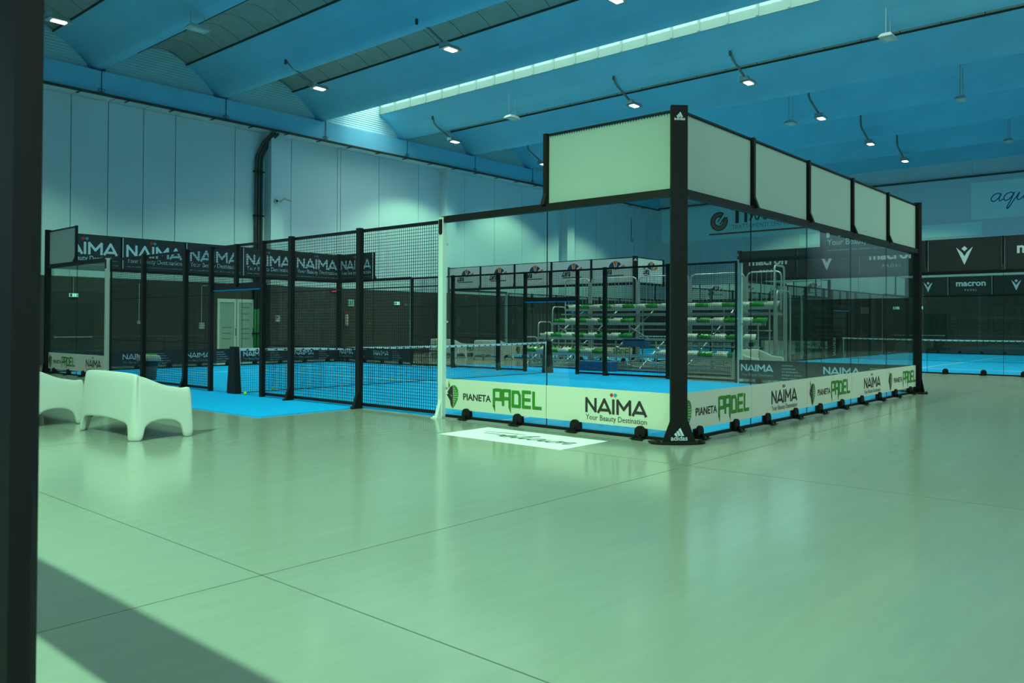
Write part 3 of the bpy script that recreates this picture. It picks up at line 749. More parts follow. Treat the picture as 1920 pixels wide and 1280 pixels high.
# front wall over the glass front, behind the camera
XF = -8.3
mb = MB(); mb.box(XF-0.3, XF, Y0, YW, 9.2, 12.4); struct(mb.build('wall_front', WALLW))
mb = MB(); mb.box(XF-0.04, XF+0.04, Y0, YW, 2.67, 3.15); mb.box(XF-0.04, XF+0.04, Y0, YW, 0, 0.03); struct(mb.build('trim_41', FRAMEM))
# unseen back wall added behind the glass front to keep its reflections dark
mb = MB(); mb.box(-14.3, -14.0, Y0, YW, 0, 12.4); struct(mb.build('wall_back', mat('unseen_back_wall', (0.10, 0.11, 0.10), 0.8)))
# right wall, unseen from the photograph's place except in the glass: dark below, left open above to let ambient sky light in
mb = MB(); mb.box(XF, 22, Y0-0.3, Y0, 0, 7.8); mb.box(22, XW, Y0-0.3, Y0, 0, 7.8)
struct(mb.build('wall_side', mat('side_wall_paint', (0.16, 0.17, 0.15), 0.8)))
wm2 = MB()
for x in range(-8, 40, 6): wm2.box(x, x+0.4, Y0-0.3, Y0, 7.8, 12.0)
struct(wm2.build('trim_42', WALLD))
# mullion at the photograph's left edge, plus the neighbouring ones
def mullion(name, y, tilt=0.0):
    mb = MB(); mb.box(-0.014, 0.014, 0.0, 0.30, 0.0, 9.2); o = mb.build(name, FRAMEM, None, (XF, y, 0)); struct(o)
    o.rotation_euler = (tilt, 0, 0); return o
mullion('window_frame_2', -3.948, 0.0045)
mullion('window_frame_3', -8.4); mullion('window_frame_4', 8.0); mullion('window_frame_5', 14.0); mullion('window_frame_6', 20.0)
mb = MB(); mb.box(XF-0.003, XF+0.003, -8.1, -3.98, 0.03, 2.67); struct(mb.build('window_3', FGLASS))

# ------------------------------------------------------------------ doors and wall fittings (left wall)
yl = YW-0.05
d1 = empty('door_1', (7.76, yl, 0)); struct(d1)
GD = mat('pale_door_paint', (0.62, 0.66, 0.60), 0.5)
for k, (a, b) in enumerate(((0.0, 0.80), (0.83, 1.60))):
    mb = MB(); mb.box(a, a+0.09, -0.05, 0, 0.3, 2.26); mb.box(b-0.09, b, -0.05, 0, 0.3, 2.26); mb.box(a, b, -0.05, 0, 2.26, 2.40); mb.box(a, b, -0.05, 0, 0.02, 0.3)
    o = mb.build('door_leaf', GD, d1)
    mb = MB(); mb.box(a+0.09, b-0.09, -0.03, -0.02, 0.3, 2.26); mb.build('door_pane', mat('papered_door_glass', (0.30, 0.40, 0.34), 0.4), o)
    mb = MB()
    for z in ((2.05, 1.8, 1.55, 1.2, 1.0, 0.8) if k else (1.25, 1.02, 0.8)): mb.box(a+0.2, b-0.2, -0.036, -0.031, z, z+0.03)
    mb.build('notices', mat('notice_ink', (0.12, 0.16, 0.15), 0.8), o)
    mb = MB(); hx = b-0.05 if k == 0 else a+0.70; mb.tube([(hx, -0.05, 0.95), (hx, -0.11, 0.97), (hx, -0.11, 1.2), (hx, -0.05, 1.22)], 0.012, 6); mb.build('door_handle', BLACK, o)
DD = mat('dark_door_paint', (0.018, 0.020, 0.019), 0.5)
def exit_door(name, base, rz, w=1.35, h=2.1):
    dd = empty(name, base, rz); struct(dd)
    mb = MB(); mb.box(0, w, -0.02, 0, 0, h); mb.build('door_leaf', DD, dd)
    mb = MB(); mb.tube([(0.05, -0.08, 0.93), (w-0.1, -0.08, 0.93)], 0.022, 8); mb.box(0.04, 0.10, -0.08, 0, 0.9, 0.96); mb.box(w-0.15, w-0.09, -0.08, 0, 0.9, 0.96)
    mb.build('push_bar', STEEL, dd)
exit_door('door_2', (1.80, yl, 0), 0)
exit_door('door_3', (XW-0.05, 9.0, 0), -math.pi/2, 1.3); exit_door('door_4', (XW-0.05, 7.65, 0), -math.pi/2, 1.3)
def wall_sign(name, label, cat, base, rz, w, h, face, art=None, group=None, frame=None):
    o = empty(name, base, rz); tag(o, label, cat, group)
    mb = MB(); mb.box(-w/2, w/2, -0.05, 0, -h/2, h/2); mb.build('housing', frame or PLASTW, o)
    mb = MB(); mb.box(-w/2+0.015, w/2-0.015, -0.056, -0.05, -h/2+0.015, h/2-0.015); f = mb.build('sign_face', face, o)
    if art:
        mb = MB(); art(mb); me = mb.data('pictogram', mat('sign_green', (0.0, 0.12, 0.06), 0.5)); put('pictogram', me, f, (0, -0.057, 0), (1, 0, 0), (0, -1, 0))
    return o
def pict_exit(mb):
    poly(mb, [(-0.12,-0.05),(-0.12,0.05),(-0.05,0.05),(-0.05,-0.05)]); disc(mb, 0.02, 0.035, 0.012, 8); stroke(mb, [(0.02,0.02),(0.01,-0.01),(0.04,-0.045)], 0.012); stroke(mb, [(0.08,0.0),(0.13,0.0)], 0.014)
def pict_arrow(mb):
    stroke(mb, [(0.08,0),(-0.07,0)], 0.025); stroke(mb, [(-0.01,0.06),(-0.075,0),(-0.01,-0.06)], 0.025)
wall_sign('exit_sign', 'glowing exit sign hanging over the dark double door at far left', 'sign', (2.44, yl-0.02, 2.37), 0, 0.30, 0.14, EXITM, pict_exit)
o = MB(); o.tube([(2.44, yl-0.03, 2.44), (2.44, yl-0.03, 3.0)], 0.010, 6); tag(o.build('conduit_pipe', PLASTW), 'thin pale conduit running down to the exit sign at far left', 'pipe')
wall_sign('exit_sign', 'small glowing exit sign on the dark wall, right of the arrow sign', 'sign', (16.96, yl, 2.42), 0, 0.34, 0.16, EXITM, pict_exit)
wall_sign('arrow_sign', 'square sign with a left arrow on the dark left wall', 'sign', (14.25, yl, 2.38), 0, 0.30, 0.30, EXITM if False else mat('arrow_sign_face', (0.35, 0.6, 0.5), 0.5), pict_arrow)
ex = empty('fire_extinguisher', (13.95, yl-0.12, 1.35)); tag(ex, 'red and white fire extinguisher on the dark wall under the arrow sign', 'fire extinguisher')
mb = MB(); mb.lathe([(0, 0), (0.08, 0.0), (0.085, 0.05), (0.085, 0.40), (0.05, 0.48), (0.025, 0.5), (0.0, 0.5)], 14); mb.build('cylinder', mat('extinguisher_white', (0.5, 0.4, 0.38), 0.4), ex, smooth=True)
mb = MB(); mb.box(-0.03, 0.03, -0.03, 0.03, 0.5, 0.56); mb.box(-0.09, 0.05, -0.012, 0.012, 0.56, 0.60); mb.build('valve', RED, ex)
mb = MB(); mb.box(-0.086, 0.086, 0.03, 0.10, 0.06, 0.12); mb.build('bracket', RED, ex)
led = empty('alarm_light', (13.3, yl, 2.88)); tag(led, 'red lit alarm panel high on the dark left wall', 'alarm')
mb = MB(); mb.box(-0.17, 0.17, -0.06, 0, -0.07, 0.07); mb.build('housing', BLACK, led)
mb = MB(); mb.box(-0.13, 0.13, -0.064, -0.06, -0.03, 0.03); mb.build('lit_face', mat('red_glow', (0.4, 0.02, 0.02), 0.4, emit=(1, 0.03, 0.04), es=0.7), led)
def conduit(name, label, pts, box, loc):
    o = empty(name, loc); tag(o, label, 'wall socket')
    mb = MB(); mb.tube(pts, 0.014, 6); mb.build('conduit', PLASTW, o)
    mb = MB(); mb.box(*box); mb.build('socket_box', PLASTW, o)
conduit('wall_socket', 'pale conduit with a small socket box on the dark wall, left of the angled one', [(0, -0.02, 0.12), (0, -0.02, 1.5)], (-0.06, 0.06, -0.06, 0, 0, 0.13), (4.70, yl, 1.38))
conduit('wall_socket', 'pale right-angled conduit ending in a double socket box on the dark wall', [(0, -0.02, 0.15), (0, -0.02, 1.55), (0.04, -0.02, 1.6), (0.5, -0.02, 1.6)], (-0.10, 0.10, -0.07, 0, -0.08, 0.17), (7.10, yl, 1.28))
tb = empty('thermostat_box', (10.2, YW-0.564, 1.5)); tag(tb, 'small white control box on the dark pilaster beside the glazed double door', 'control box')
mb = MB(); mb.box(-0.16, 0.02, -0.07, 0, 0, 0.26); mb.build('casing', PLASTW, tb)
mb = MB(); mb.box(-0.14, -0.06, -0.075, -0.07, 0.14, 0.22); mb.build('screen', mat('screen_grey', (0.1, 0.12, 0.1), 0.3), tb)
# cable riser beside the pilaster and cable tray under the head beam
rs = empty('cable_riser', (9.52, YW-0.06, 0)); tag(rs, 'dark bundle of cable ducts climbing the left wall and bending into the pilaster top', 'cable duct')
GP = mat('green_duct_paint', (0.015, 0.16, 0.05), 0.5)
for k, dx in enumerate((-0.16, -0.03, 0.10)):
    mb = MB(); mb.tube([(dx, -0.10, 2.0), (dx, -0.10, 8.1), (dx+0.03, -0.12, 8.3), (dx+0.24, -0.25, 8.85), (dx+0.44, -0.62, 9.22)], 0.055, 8); mb.build('duct', TRAY, rs, smooth=True)
    mb = MB(); mb.tube([(dx, -0.10, 0.0), (dx, -0.10, 2.02)], 0.058, 8); o = mb.build('painted_duct', GP, rs, smooth=True); o['label'] = 'green painted lower duct'
mb = MB()
for z in (1.0, 3.4, 5.8, 7.6): mb.box(-0.25, 0.18, -0.19, -0.02, z, z+0.05)
mb.build('strap', BLACK, rs)
ct = empty('cable_tray', (0, YW-0.80, 9.26)); tag(ct, 'long dark cable tray running under the wall head beam on the left wall', 'cable tray')
mb = MB(); mb.box(-8, 39.8, -0.05, 0.09, 0, 0.012); mb.box(-8, 39.8, -0.05, -0.045, 0, 0.07); mb.box(-8, 39.8, 0.085, 0.09, 0, 0.07); mb.build('tray', TRAY, ct)
x = -7.4
mb = MB()
while x < 39: mb.box(x-0.02, x+0.02, -0.09, 0.30, -0.03, 0.0); x += 1.62
mb.build('bracket', TRAY, ct)
for k, b in enumerate(BEAMS):
    if 0 < b < 36:
        mb = MB(); mb.tube([(b+0.05, YW-0.73, 9.40), (b+0.05, YW-0.73, 10.16)], 0.014, 6)
        mb.tube([(b+0.05+0.12*math.cos(t*0.7), YW-0.73, 9.44+0.06*math.sin(t*0.7)) for t in range(9)], 0.012, 5)
        tag(mb.build('drop_cable', TRAY), 'dark looped cable dropping from a roof beam end to the cable tray', 'cable', 'looped drop cables at the beam ends')
# security cameras on the pilaster
sc = empty('security_camera', (10.03, YW-0.56, 6.45)); tag(sc, 'round white dome camera on the pilaster, left one of the pair', 'security camera')
mb = MB(); mb.lathe([(0, -0.0), (0.09, 0.0), (0.09, 0.05), (0.07, 0.09), (0.0, 0.1)], 14); o = mb.build('mount', PLASTW, sc, smooth=True); o.rotation_euler = (math.pi/2, 0, 0)
mb = MB(); mb.lathe([(0.0, 0.14), (0.035, 0.135), (0.05, 0.10), (0.05, 0.08)], 12); o = mb.build('lens', BLACK, sc, smooth=True); o.rotation_euler = (math.pi/2, 0, 0)
sc = empty('security_camera', (10.26, YW-0.56, 6.47)); tag(sc, 'white bullet camera on an arm on the pilaster, right one of the pair', 'security camera')
mb = MB(); mb.tube([(0, 0, 0), (0, -0.1, 0.04), (0.06, -0.18, 0.10)], 0.025, 8); mb.box(-0.05, 0.05, -0.02, 0, -0.05, 0.05); mb.build('arm', PLASTW, sc)
mb = MB(); mb.tube([(0.02, -0.17, 0.12), (0.30, -0.30, 0.02)], 0.045, 10); o = mb.build('camera_body', PLASTW, sc)
mb = MB(); mb.tube([(0.295, -0.298, 0.022), (0.31, -0.305, 0.016)], 0.036, 10); mb.build('lens', BLACK, o)
wl = empty('wall_lamp', (37.34, YW-0.04, 7.1)); tag(wl, 'small white wall lamp at the end of a thin conduit high on the left wall', 'wall lamp')
mb = MB(); mb.lathe([(0, -0.12), (0.08, -0.08), (0.11, 0.0), (0.08, 0.08), (0, 0.12)], 12, (0, -0.15, 0)); mb.build('globe', PLASTW, wl, smooth=True)
mb = MB(); mb.tube([(0.08, -0.02, 0.0), (0.08, -0.02, 1.5)], 0.016, 6); mb.build('conduit', TRAY, wl)

# ------------------------------------------------------------------ big posters on the far wall
PC = mat('pale_blue_canvas', (0.66, 0.88, 0.90), 0.7)
xr = XW-0.035
o = empty('wall_poster', (xr, 5.18, 7.10)); tag(o, 'pale poster on the far wall with blue cursive lettering', 'poster')
mb = MB(); mb.box(-0.02, 0, -8.0, 0, 0, 1.96); mb.build('canvas', PC, o)
put('lettering', cursive_mesh('aquasalus'.replace('lus', ''), 0.72, 0.05, BLUEL), o, (-0.022, -0.85, 0.85), (0, -1, 0), (-1, 0, 0))
o = empty('wall_poster', (xr, 14.45, 6.28)); tag(o, 'blank pale panel on the far wall just above the winged emblem boards', 'poster')
mb = MB(); mb.box(-0.02, 0, -9.79, 0, 0, 0.70); mb.build('canvas', PC, o)
o = empty('wall_poster', (xr, 24.0, 7.05)); tag(o, 'large pale poster on the far wall with a copper ring emblem over a red line', 'poster')
mb = MB(); mb.box(-0.02, 0, -11.3, 0, 0, 2.2); mb.build('canvas', PC, o)
# ring emblem
def ring(r0, r1, a0, a1, m, z):
    mb = MB(); n = 28
    for k in range(n):
        t0 = math.radians(a0+(a1-a0)*k/n); t1 = math.radians(a0+(a1-a0)*(k+1)/n)
        poly(mb, [(r0*math.cos(t0), r0*math.sin(t0)), (r1*math.cos(t0), r1*math.sin(t0)), (r1*math.cos(t1), r1*math.sin(t1)), (r0*math.cos(t1), r0*math.sin(t1))])
    put('ring_emblem', mb.data('ring_emblem', m), o, (-0.022-z, -4.25, 1.14), (0, -1, 0), (-1, 0, 0))
ring(0.27, 0.62, 55, 385, LETK, 0.0); ring(0.33, 0.55, 60, 380, COPPER, 0.003)
mb = MB(); stroke(mb, [(-0.02, 0.0), (0.30, 0.42)], 0.07); stroke(mb, [(0.12, -0.18), (0.46, 0.25)], 0.07); put('ring_strokes', mb.data('ring_strokes', LETK), o, (-0.03, -4.2, 1.14), (0, -1, 0), (-1, 0, 0))
mb = MB(); stroke(mb, [(0, 0.9), (0.65, 0.9)], 0.22); stroke(mb, [(0.36, 0.85), (0.36, 0)], 0.24); stroke(mb, [(0.95, 1), (0.95, 0)], 0.2)
for k in range(4): stroke(mb, [(1.25+k*0.5, 0.05), (1.7+k*0.5, 0.95)], 0.12); stroke(mb, [(1.3+k*0.5, 0.95), (1.65+k*0.5, 0.05)], 0.08)
put('lettering', mb.data('lettering', LETK), o, (-0.022, -5.15, 1.02), (0, -1, 0), (-1, 0, 0))
put('lettering', text_mesh('TRATTAMENTI TERMICI', 0.4, LETG, 3.9), o, (-0.022, -5.15, 0.58), (0, -1, 0), (-1, 0, 0))
mb = MB(); mb.box(-0.025, -0.02, -9.95, -3.55, 0.28, 0.38); mb.build('red_line', mat('dull_red', (0.40, 0.05, 0.05), 0.6), o)
for (y, z, lb) in ((12.4, 2.42, 'small glowing exit sign on the far wall, seen between the right-hand glass panes'), (8.9, 2.45, 'glowing exit sign over the left leaf of the far dark doors'), (7.7, 2.45, 'glowing exit sign over the right leaf of the far dark doors')):
    wall_sign('exit_sign', lb, 'sign', (XW-0.06, y, z), -math.pi/2, 0.34, 0.16, EXITM, pict_exit)
wall_sign('notice_sign', 'red and white safety notice on the far dark wall left of the doors', 'sign', (XW-0.06, 10.6, 2.3), -math.pi/2, 0.42, 0.36, mat('faded_red_notice', (0.35, 0.2, 0.18), 0.6))

# ------------------------------------------------------------------ roof lamps
def lamp_parts(root, lit, arm, up):
    if arm:
        mb = MB(); mb.tube([(-1.38, 0, up), (-1.30, 0, 0.62), (-1.15, 0, 0.50), (-0.25, 0, 0.12)], 0.04, 6); mb.build('arm', mat('arm_grey', (0.16, 0.18, 0.18), 0.6), root)
        mb = MB(); mb.box(-1.42, -1.36, -0.03, 0.03, up-0.14, up+0.02); mb.build('bracket', TRAY, root)
    else:
        mb = MB(); mb.tube([(-0.2, 0, 0.06), (-0.2, 0, up)], 0.012, 6); mb.tube([(0.2, 0, 0.06), (0.2, 0, up)], 0.012, 6); mb.build('hanger', STEEL, root)
    mb = MB(); mb.frust((-0.32, 0.32, -0.2, 0.2), -0.01, (-0.22, 0.22, -0.13, 0.13), 0.11)
    if lit: mb.box(-0.36, -0.2, -0.14, 0.14, 0.02, 0.16)
    h = mb.build('housing', STEEL if lit else PLASTW, root)
    mb = MB(); mb.box(-0.17, 0.19, -0.10, 0.10, -0.022, -0.01); mb.build('lens' if lit else 'diffuser', LAMPL if lit else mat('unlit_diffuser', (0.7, 0.75, 0.74), 0.4), h)
LIT = [(-0.02, 19.44), (8.55, 19.3), (8.71, 12.8), (8.83, 6.85), (17.61, 21.6), (17.72, 12.0), (17.79, 7.4), (24.3, 21.75), (24.22, 7.28), (30.3, 7.28), (35.45, 7.21)]
DESC = ['lit roof lamp at the top left corner next to the dark frame', 'lit roof lamp on an arm above the left court end, over the wall pilaster', 'lit roof lamp on an arm at the top centre left of the skylight',
        'lit roof lamp cut by the top edge of the picture', 'lit roof lamp low against the left wall vaults, left of the frosted panels', 'lit roof lamp on an arm just above the first frosted panel',
        'lit roof lamp on an arm right of the corner post, nearest of its row', 'lit roof lamp touching the left edge of the first frosted panel', 'lit roof lamp on crossed arms, second of the right-hand row',
        'lit roof lamp on a short arm, third of the right-hand row', 'farthest lit roof lamp of the right-hand row, nearest the far wall']
for (x, y), lb in zip(LIT, DESC):
    rt = empty('roof_lamp', (x, y, 9.8)); tag(rt, lb, 'lamp', 'lit roof lamps')
    lamp_parts(rt, True, True, roof_z(x-1.35)-9.8)
UN = [(2.81, 17.08, 'unlit white roof luminaire at the top left beside a beam'), (16.33, 2.41, 'unlit white roof luminaire right of the skylight, nearest to the camera'), (16.14, 16.81, 'unlit white roof luminaire above the left end of the first frosted panel'),
      (24.85, 2.34, 'unlit white roof luminaire at the right, under the second beam edge'), (24.28, 8.56, 'small unlit roof luminaire left of the crossed-arm lamp'), (33.75, 2.35, 'unlit white roof luminaire at the right edge above the far wall')]
for x, y, lb in UN:
    rt = empty('roof_luminaire', (x, y, 9.8)); tag(rt, lb, 'lamp', 'unlit roof luminaires'); lamp_parts(rt, False, False, roof_z(x)-9.8)
# light of the lamps and others of their grid, plus fixtureless spots added to brighten the floor
for (x, y) in LIT+[(-0.5, 12.8), (-0.5, 6.2), (8.8, 1.2), (-1.2, 1.6), (17.8, 1.0), (26.5, -0.5), (-5.5, 12.0), (-5.0, 3.5), (24.2, 14.0), (31.0, 20.5), (31.0, 14.0), (36.0, 14.0), (33.0, 1.0), (5.0, -4.2), (14.0, -3.4), (10.0, -7.5)]:
    spot('lamp_and_fill_light', (x, y, 9.72), (x, y, 0), LAMP_E*(1.8 if y > 19 else 1.0), 118, 0.35, LAMPC, 0.16)

# ------------------------------------------------------------------ white loveseats
def loveseat_mesh():
    """Moulded two-seat shell, 1.66 wide along y, 0.78 deep along x (back at x=0, front at +x)."""
    W_, D_, T = 1.66, 0.78, 0.075
    path = []
    def add(x, y, top, bot): path.append((x, y, top, bot))
    n = 14
    def topf(s):    # s = distance from the front along an arm
        t = max(0.0, min(1.0, (s-0.22)/0.50)); t = t*t*(3-2*t); dip = -0.02*math.sin(min(1, s/0.22)*math.pi)
        return 0.625+dip+0.155*t
    rc = 0.13
    def leg(s, L, lw=0.125, hh=0.20, rr=0.09):
        e = min(s, L-s)
        if e < lw: return 0.0
        if e < lw+0.035: return hh*0.72*(e-lw)/0.035
        if e < lw+rr+0.03:
            t = (e-lw-0.035)/(rr-0.005); return hh*(0.72+0.28*math.sin(max(0, min(1, t))*math.pi/2))
        return hh+0.03*math.sin(math.pi*(e-lw-rr)/(L-2*(lw+rr))) if L-2*(lw+rr) > 0 else hh
    # right arm (y=0 side) from the front to the back
    S1 = [0, 0.06, 0.12, 0.126, 0.145, 0.16, 0.18, 0.21, 0.25, 0.30, 0.36, 0.42, 0.48, 0.53, 0.57, 0.60, 0.62, 0.635, 0.65]
    pts = []
    for s in S1: pts.append((D_-s, 0.0, topf(s), leg(s, D_)))
    for k in range(1, 7):
        a = math.pi/2*k/6; pts.append((rc-rc*math.sin(a), rc-rc*math.cos(a), topf(0.66+0.02*k)+0.0, leg(0.66+0.02*k, D_) if False else 0.0))
    L = W_
    for s in [0.135, 0.15, 0.165, 0.19, 0.22, 0.27, 0.35, 0.5, 0.66, 0.83]:
        t = min(1, s/0.5); pts.append((0.0, s, 0.78+0.025*math.sin(t*math.pi/2), leg(s, L)))
    half = pts; other = [(x, W_-y, tz, bz) for (x, y, tz, bz) in half[:-1]][::-1]
    P = half+other
    n = len(P); cx, cy = D_*0.55, W_/2
    v = []; f = []
    for i, (x, y, tz, bz) in enumerate(P):
        a = Vector(P[max(i-1, 0)][:2]); b = Vector(P[min(i+1, n-1)][:2]); t = (b-a).normalized(); N = Vector((-t.y, t.x))   # inward
        if N.dot(Vector((cx-x, cy-y))) < 0: N = -N
        for (z, o, edge) in ((bz, 0, 0), (bz+0.015, 0, 0), (max(0.33, bz+0.05), 0, 0), (tz-0.03, 0, 0), (tz, 0.015, 0), (tz, T-0.015, 0), (tz-0.03, T, 0), (max(0.33, bz+0.05), T, 0), (bz+0.015, T*0.85, 0), (bz, T*0.85, 0)):
            lean = 0.115*(z/0.8)      # walls lean inward towards the top
            q = Vector((x, y))+N*(o+lean*(0.9 if abs(N.y) > abs(N.x) else 0.55)); v.append((q.x, q.y, z))
    m_ = 10
    for i in range(n-1):
        for k in range(m_):
            a, b = i*m_+k, i*m_+(k+1) % m_; c, e_ = (i+1)*m_+(k+1) % m_, (i+1)*m_+k
            f.append((a, b, c, e_))
    f.append(tuple(range(m_))[::-1]); f.append(tuple((n-1)*m_+k for k in range(m_)))
    mb = MB(); mb.add(v, f); return mb
LS = loveseat_mesh().data('shell', PLASTW, True)
st = MB(); st.frust((0.10, 0.74, 0.08, 1.58), 0.30, (0.10, 0.73, 0.10, 1.56), 0.37)
st.frust((0.62, 0.78, 0.07, 1.59), 0.20, (0.60, 0.745, 0.08, 1.58), 0.37)
SEATME = st.data('seat', PLASTW)
def loveseat(loc, rz, label):
    o = empty('plastic_loveseat', loc, rz); tag(o, label, 'bench', 'moulded white plastic loveseats')
    a = inst('shell', LS, o); md = a.modifiers.new('subsurf', 'SUBSURF'); md.levels = 1; md.render_levels = 1
    b = inst('seat', SEATME, o); bevel(b, 0.02)
    return o
loveseat((-4.33, 4.80, 0), 0, 'white plastic loveseat seen from behind, right one of the two nearest')
loveseat((-4.72, 7.12, 0), 0, 'white plastic loveseat partly hidden by the dark frame at the left edge')
loveseat((10.45, 4.5, 0), -math.pi/2, 'white plastic loveseat seen through the nearest court, above its dark low sponsor band')
loveseat((24.0, 9.7, 0), -math.pi/2, 'white plastic loveseat in the distance between the two far courts')
loveseat((15.4, 19.3, 0), 0, 'white plastic loveseat beyond the net, the left one beside the far white band')
loveseat((15.0, 16.3, 0), 0, 'white plastic loveseat beyond the net, the right one beside the far white band')

# ------------------------------------------------------------------ floor poster, turf mats, bin, balls
fp = empty('floor_poster', (-1.36, 2.68, 0)); tag(fp, 'white rectangular floor sticker with thin cursive writing beside the glass wall', 'floor sticker')
mb = MB(); mb.box(0, 0.93, -1.97, 0, 0.0008, 0.002); mb.build('sheet', mat('white_sheet', (0.95, 0.92, 0.90), 0.6), fp)
put('lettering', cursive_mesh('FHelicior', 0.29, 0.034, mat('grey_ink', (0.06, 0.08, 0.08), 0.7), shear=0.5), fp, (0.36, -0.36, 0.0), (0, -1, 0), (0, 0, 1))
put('small_print', dash_mesh(0.75, 0.018, mat('pink_ink', (0.65, 0.5, 0.52), 0.7)), fp, (0.24, -0.62, 0.0), (0, -1, 0), (0, 0, 1))
mb = MB(); mb.box(-1.95, -0.02, 6.0, 13.2, 0.0, 0.012); tag(mb.build('turf_mat', TURFM), 'bright blue turf mat outside the near court opening', 'mat')
mb = MB(); mb.box(10.02, 12.27, 7.0, 15.0, 0.0, 0.012); tag(mb.build('turf_mat', TURFM), 'blue turf strip outside the far side of the nearest court, before the bleachers', 'mat')
tb = empty('trash_bin', (0.62, 15.15, 0.012)); tag(tb, 'dark litter bin with grey and green lid inside the mesh fence at left', 'bin')
mb = MB(); mb.lathe([(0, 0), (0.17, 0.0), (0.215, 0.42), (0.20, 0.43)], 20); mb.build('body', mat('bin_grey', (0.10, 0.11, 0.11), 0.5), tb, smooth=True)
mb = MB(); rr = random.Random(3)
mb.lathe([(0.215, 0.34), (0.235, 0.36), (0.25, 0.40), (0.245, 0.45), (0.26, 0.48), (0.23, 0.49)], 22)
mb.v = [(x+rr.uniform(-.008, .008), y+rr.uniform(-.008, .008), z+rr.uniform(-.01, .01)) for x, y, z in mb.v]; mb.build('bin_bag', mat('black_bag', (0.01, 0.01, 0.01), 0.15), tb, smooth=True)
mb = MB(); mb.lathe([(0.27, 0.47), (0.285, 0.50), (0.28, 0.55), (0.24, 0.60), (0.19, 0.62), (0.17, 0.60)], 22); mb.build('rim', mat('bin_rim', (0.35, 0.38, 0.36), 0.4), tb, smooth=True)
mb = MB(); mb.lathe([(0.19, 0.61), (0.16, 0.64), (0.0, 0.65)], 22); mb.build('lid', GREENP, tb, smooth=True)
def ball(x, y, lb, z=0.012):
    o = empty('tennis_ball', (x, y, z+0.033)); tag(o, lb, 'ball', 'tennis balls on the court')
    mb = MB(); mb.lathe([(0.033*math.sin(math.pi*k/10)+1e-5, -0.033*math.cos(math.pi*k/10)) for k in range(11)], 16); c = mb.build('felt', BALLM, o, smooth=True)
    mb = MB(); pts = []
    for k in range(33):
        t = 2*math.pi*k/32; a, b = 0.44, 1.0
        p = Vector((math.cos(t)+0.45*math.cos(3*t), math.sin(t)-0.45*math.sin(3*t), 1.25*math.sin(2*t))).normalized()*0.0332; pts.append(p)
    mb.tube(pts, 0.0014, 4); mb.build('seam', LINEW, o)
ball(-0.05, 9.55, 'yellow tennis ball beside the foot of the dark net post cover')
ball(0.92, 10.13, 'yellow tennis ball behind the mesh, right of the net post')
ball(4.50, 10.5, 'yellow tennis ball farther inside the court, just behind the net')

# ------------------------------------------------------------------ bleachers
bl = empty('bleacher', (12.3, 12.9, 0)); tag(bl, 'metal bleacher with four rows of green and white seats behind the court', 'bleacher')
ROWS = [(0.15, 0.57), (0.95, 1.06), (1.75, 1.55), (2.55, 2.04)]     # x of the seat row, seat height; runs along -y
Lb = 7.7
Y_ST = [-0.55, -0.25, 0.05+0.0, 0.0]
for i, (x, z) in enumerate(ROWS):
    mb = MB(); mb.box(x+0.18, x+0.62, -Lb, 0, z-0.30 if i else 0.22, z-0.26 if i else 0.26); mb.build('deck_board', STEEL, bl)
    mb = MB(); mb.box(x-0.20, x-0.16, -Lb, 0, z-0.13, z-0.05); mb.box(x+0.16, x+0.2, -Lb, 0, z-0.13, z-0.05); mb.build('seat_beam', STEEL, bl)
    mb = MB()
    for k in range(6):
        y = -0.15-k*(Lb-0.3)/5; mb.tube([(x, y, 0.0), (x, y, z-0.06)], 0.025, 6)
    mb.build('upright', STEEL, bl)
mb = MB()
for k in range(5):
    y = -0.15-k*(Lb-0.3)/5; y2 = y-(Lb-0.3)/5
    mb.tube([(0.1, y, 0.12), (0.1, y2, 0.40)], 0.018, 5); mb.tube([(0.1, y, 0.40), (0.1, y2, 0.12)], 0.018, 5)
    mb.tube([(0.95, y, 0.75), (0.95, y2+0.8, 0.2)], 0.018, 5); mb.tube([(1.75, y, 1.35), (1.75, y-0.8, 0.95)], 0.018, 5)
    mb.tube([(0.0, y, 0.1), (3.2, y, 1.9)], 0.022, 5)
mb.build('cross_brace', STEEL, bl)
mb = MB(); mb.box(-0.1, 3.3, -Lb, 0, 0.0, 0.03) if False else mb.box(0.0, 3.2, -Lb, 0, 0.05, 0.09); mb.build('base_frame', STEEL, bl)
# seats: a shallow scooped shell
def seat_mesh():
    n, m_ = 9, 9; v = []; f = []
    for i in range(n):
        for j in range(m_):
            a = -1+2*i/(n-1); b = -1+2*j/(m_-1)
            rx = 0.20*a*math.sqrt(1-0.30*b*b); ry = 0.205*b*math.sqrt(1-0.30*a*a)
            e_ = max(abs(a), abs(b)); z = 0.035+0.035*e_**2-0.10*max(0, e_-0.75)*1.4+(0.14 if a > 0.45 else 0)*(a-0.45)+(0.12 if a < -0.7 else 0)*(-a-0.7)
            v.append((rx, ry, z))
    for i in range(n-1):
        for j in range(m_-1): f.append((i*m_+j, (i+1)*m_+j, (i+1)*m_+j+1, i*m_+j+1))
    k = len(v); v += [(x*0.86, y*0.86, -0.055) for x, y, z in v]
    f += [tuple(q+k for q in t[::-1]) for t in f]
    rim = [i*m_ for i in range(n)]+[(n-1)*m_+j for j in range(1, m_)]+[i*m_+m_-1 for i in range(n-2, -1, -1)]+[j for j in range(m_-2, 0, -1)]
    for a, b in zip(rim, rim[1:]+rim[:1]): f.append((a, a+k, b+k, b))
    mb = MB(); mb.add(v, f); return mb
SG = seat_mesh().data('seat', SEATG, True); SW = seat_mesh().data('seat', SEATW, True)
MISS = {0: (7, 8, 9, 10), 1: (8, 9, 10), 2: (7, 8, 9), 3: ()}
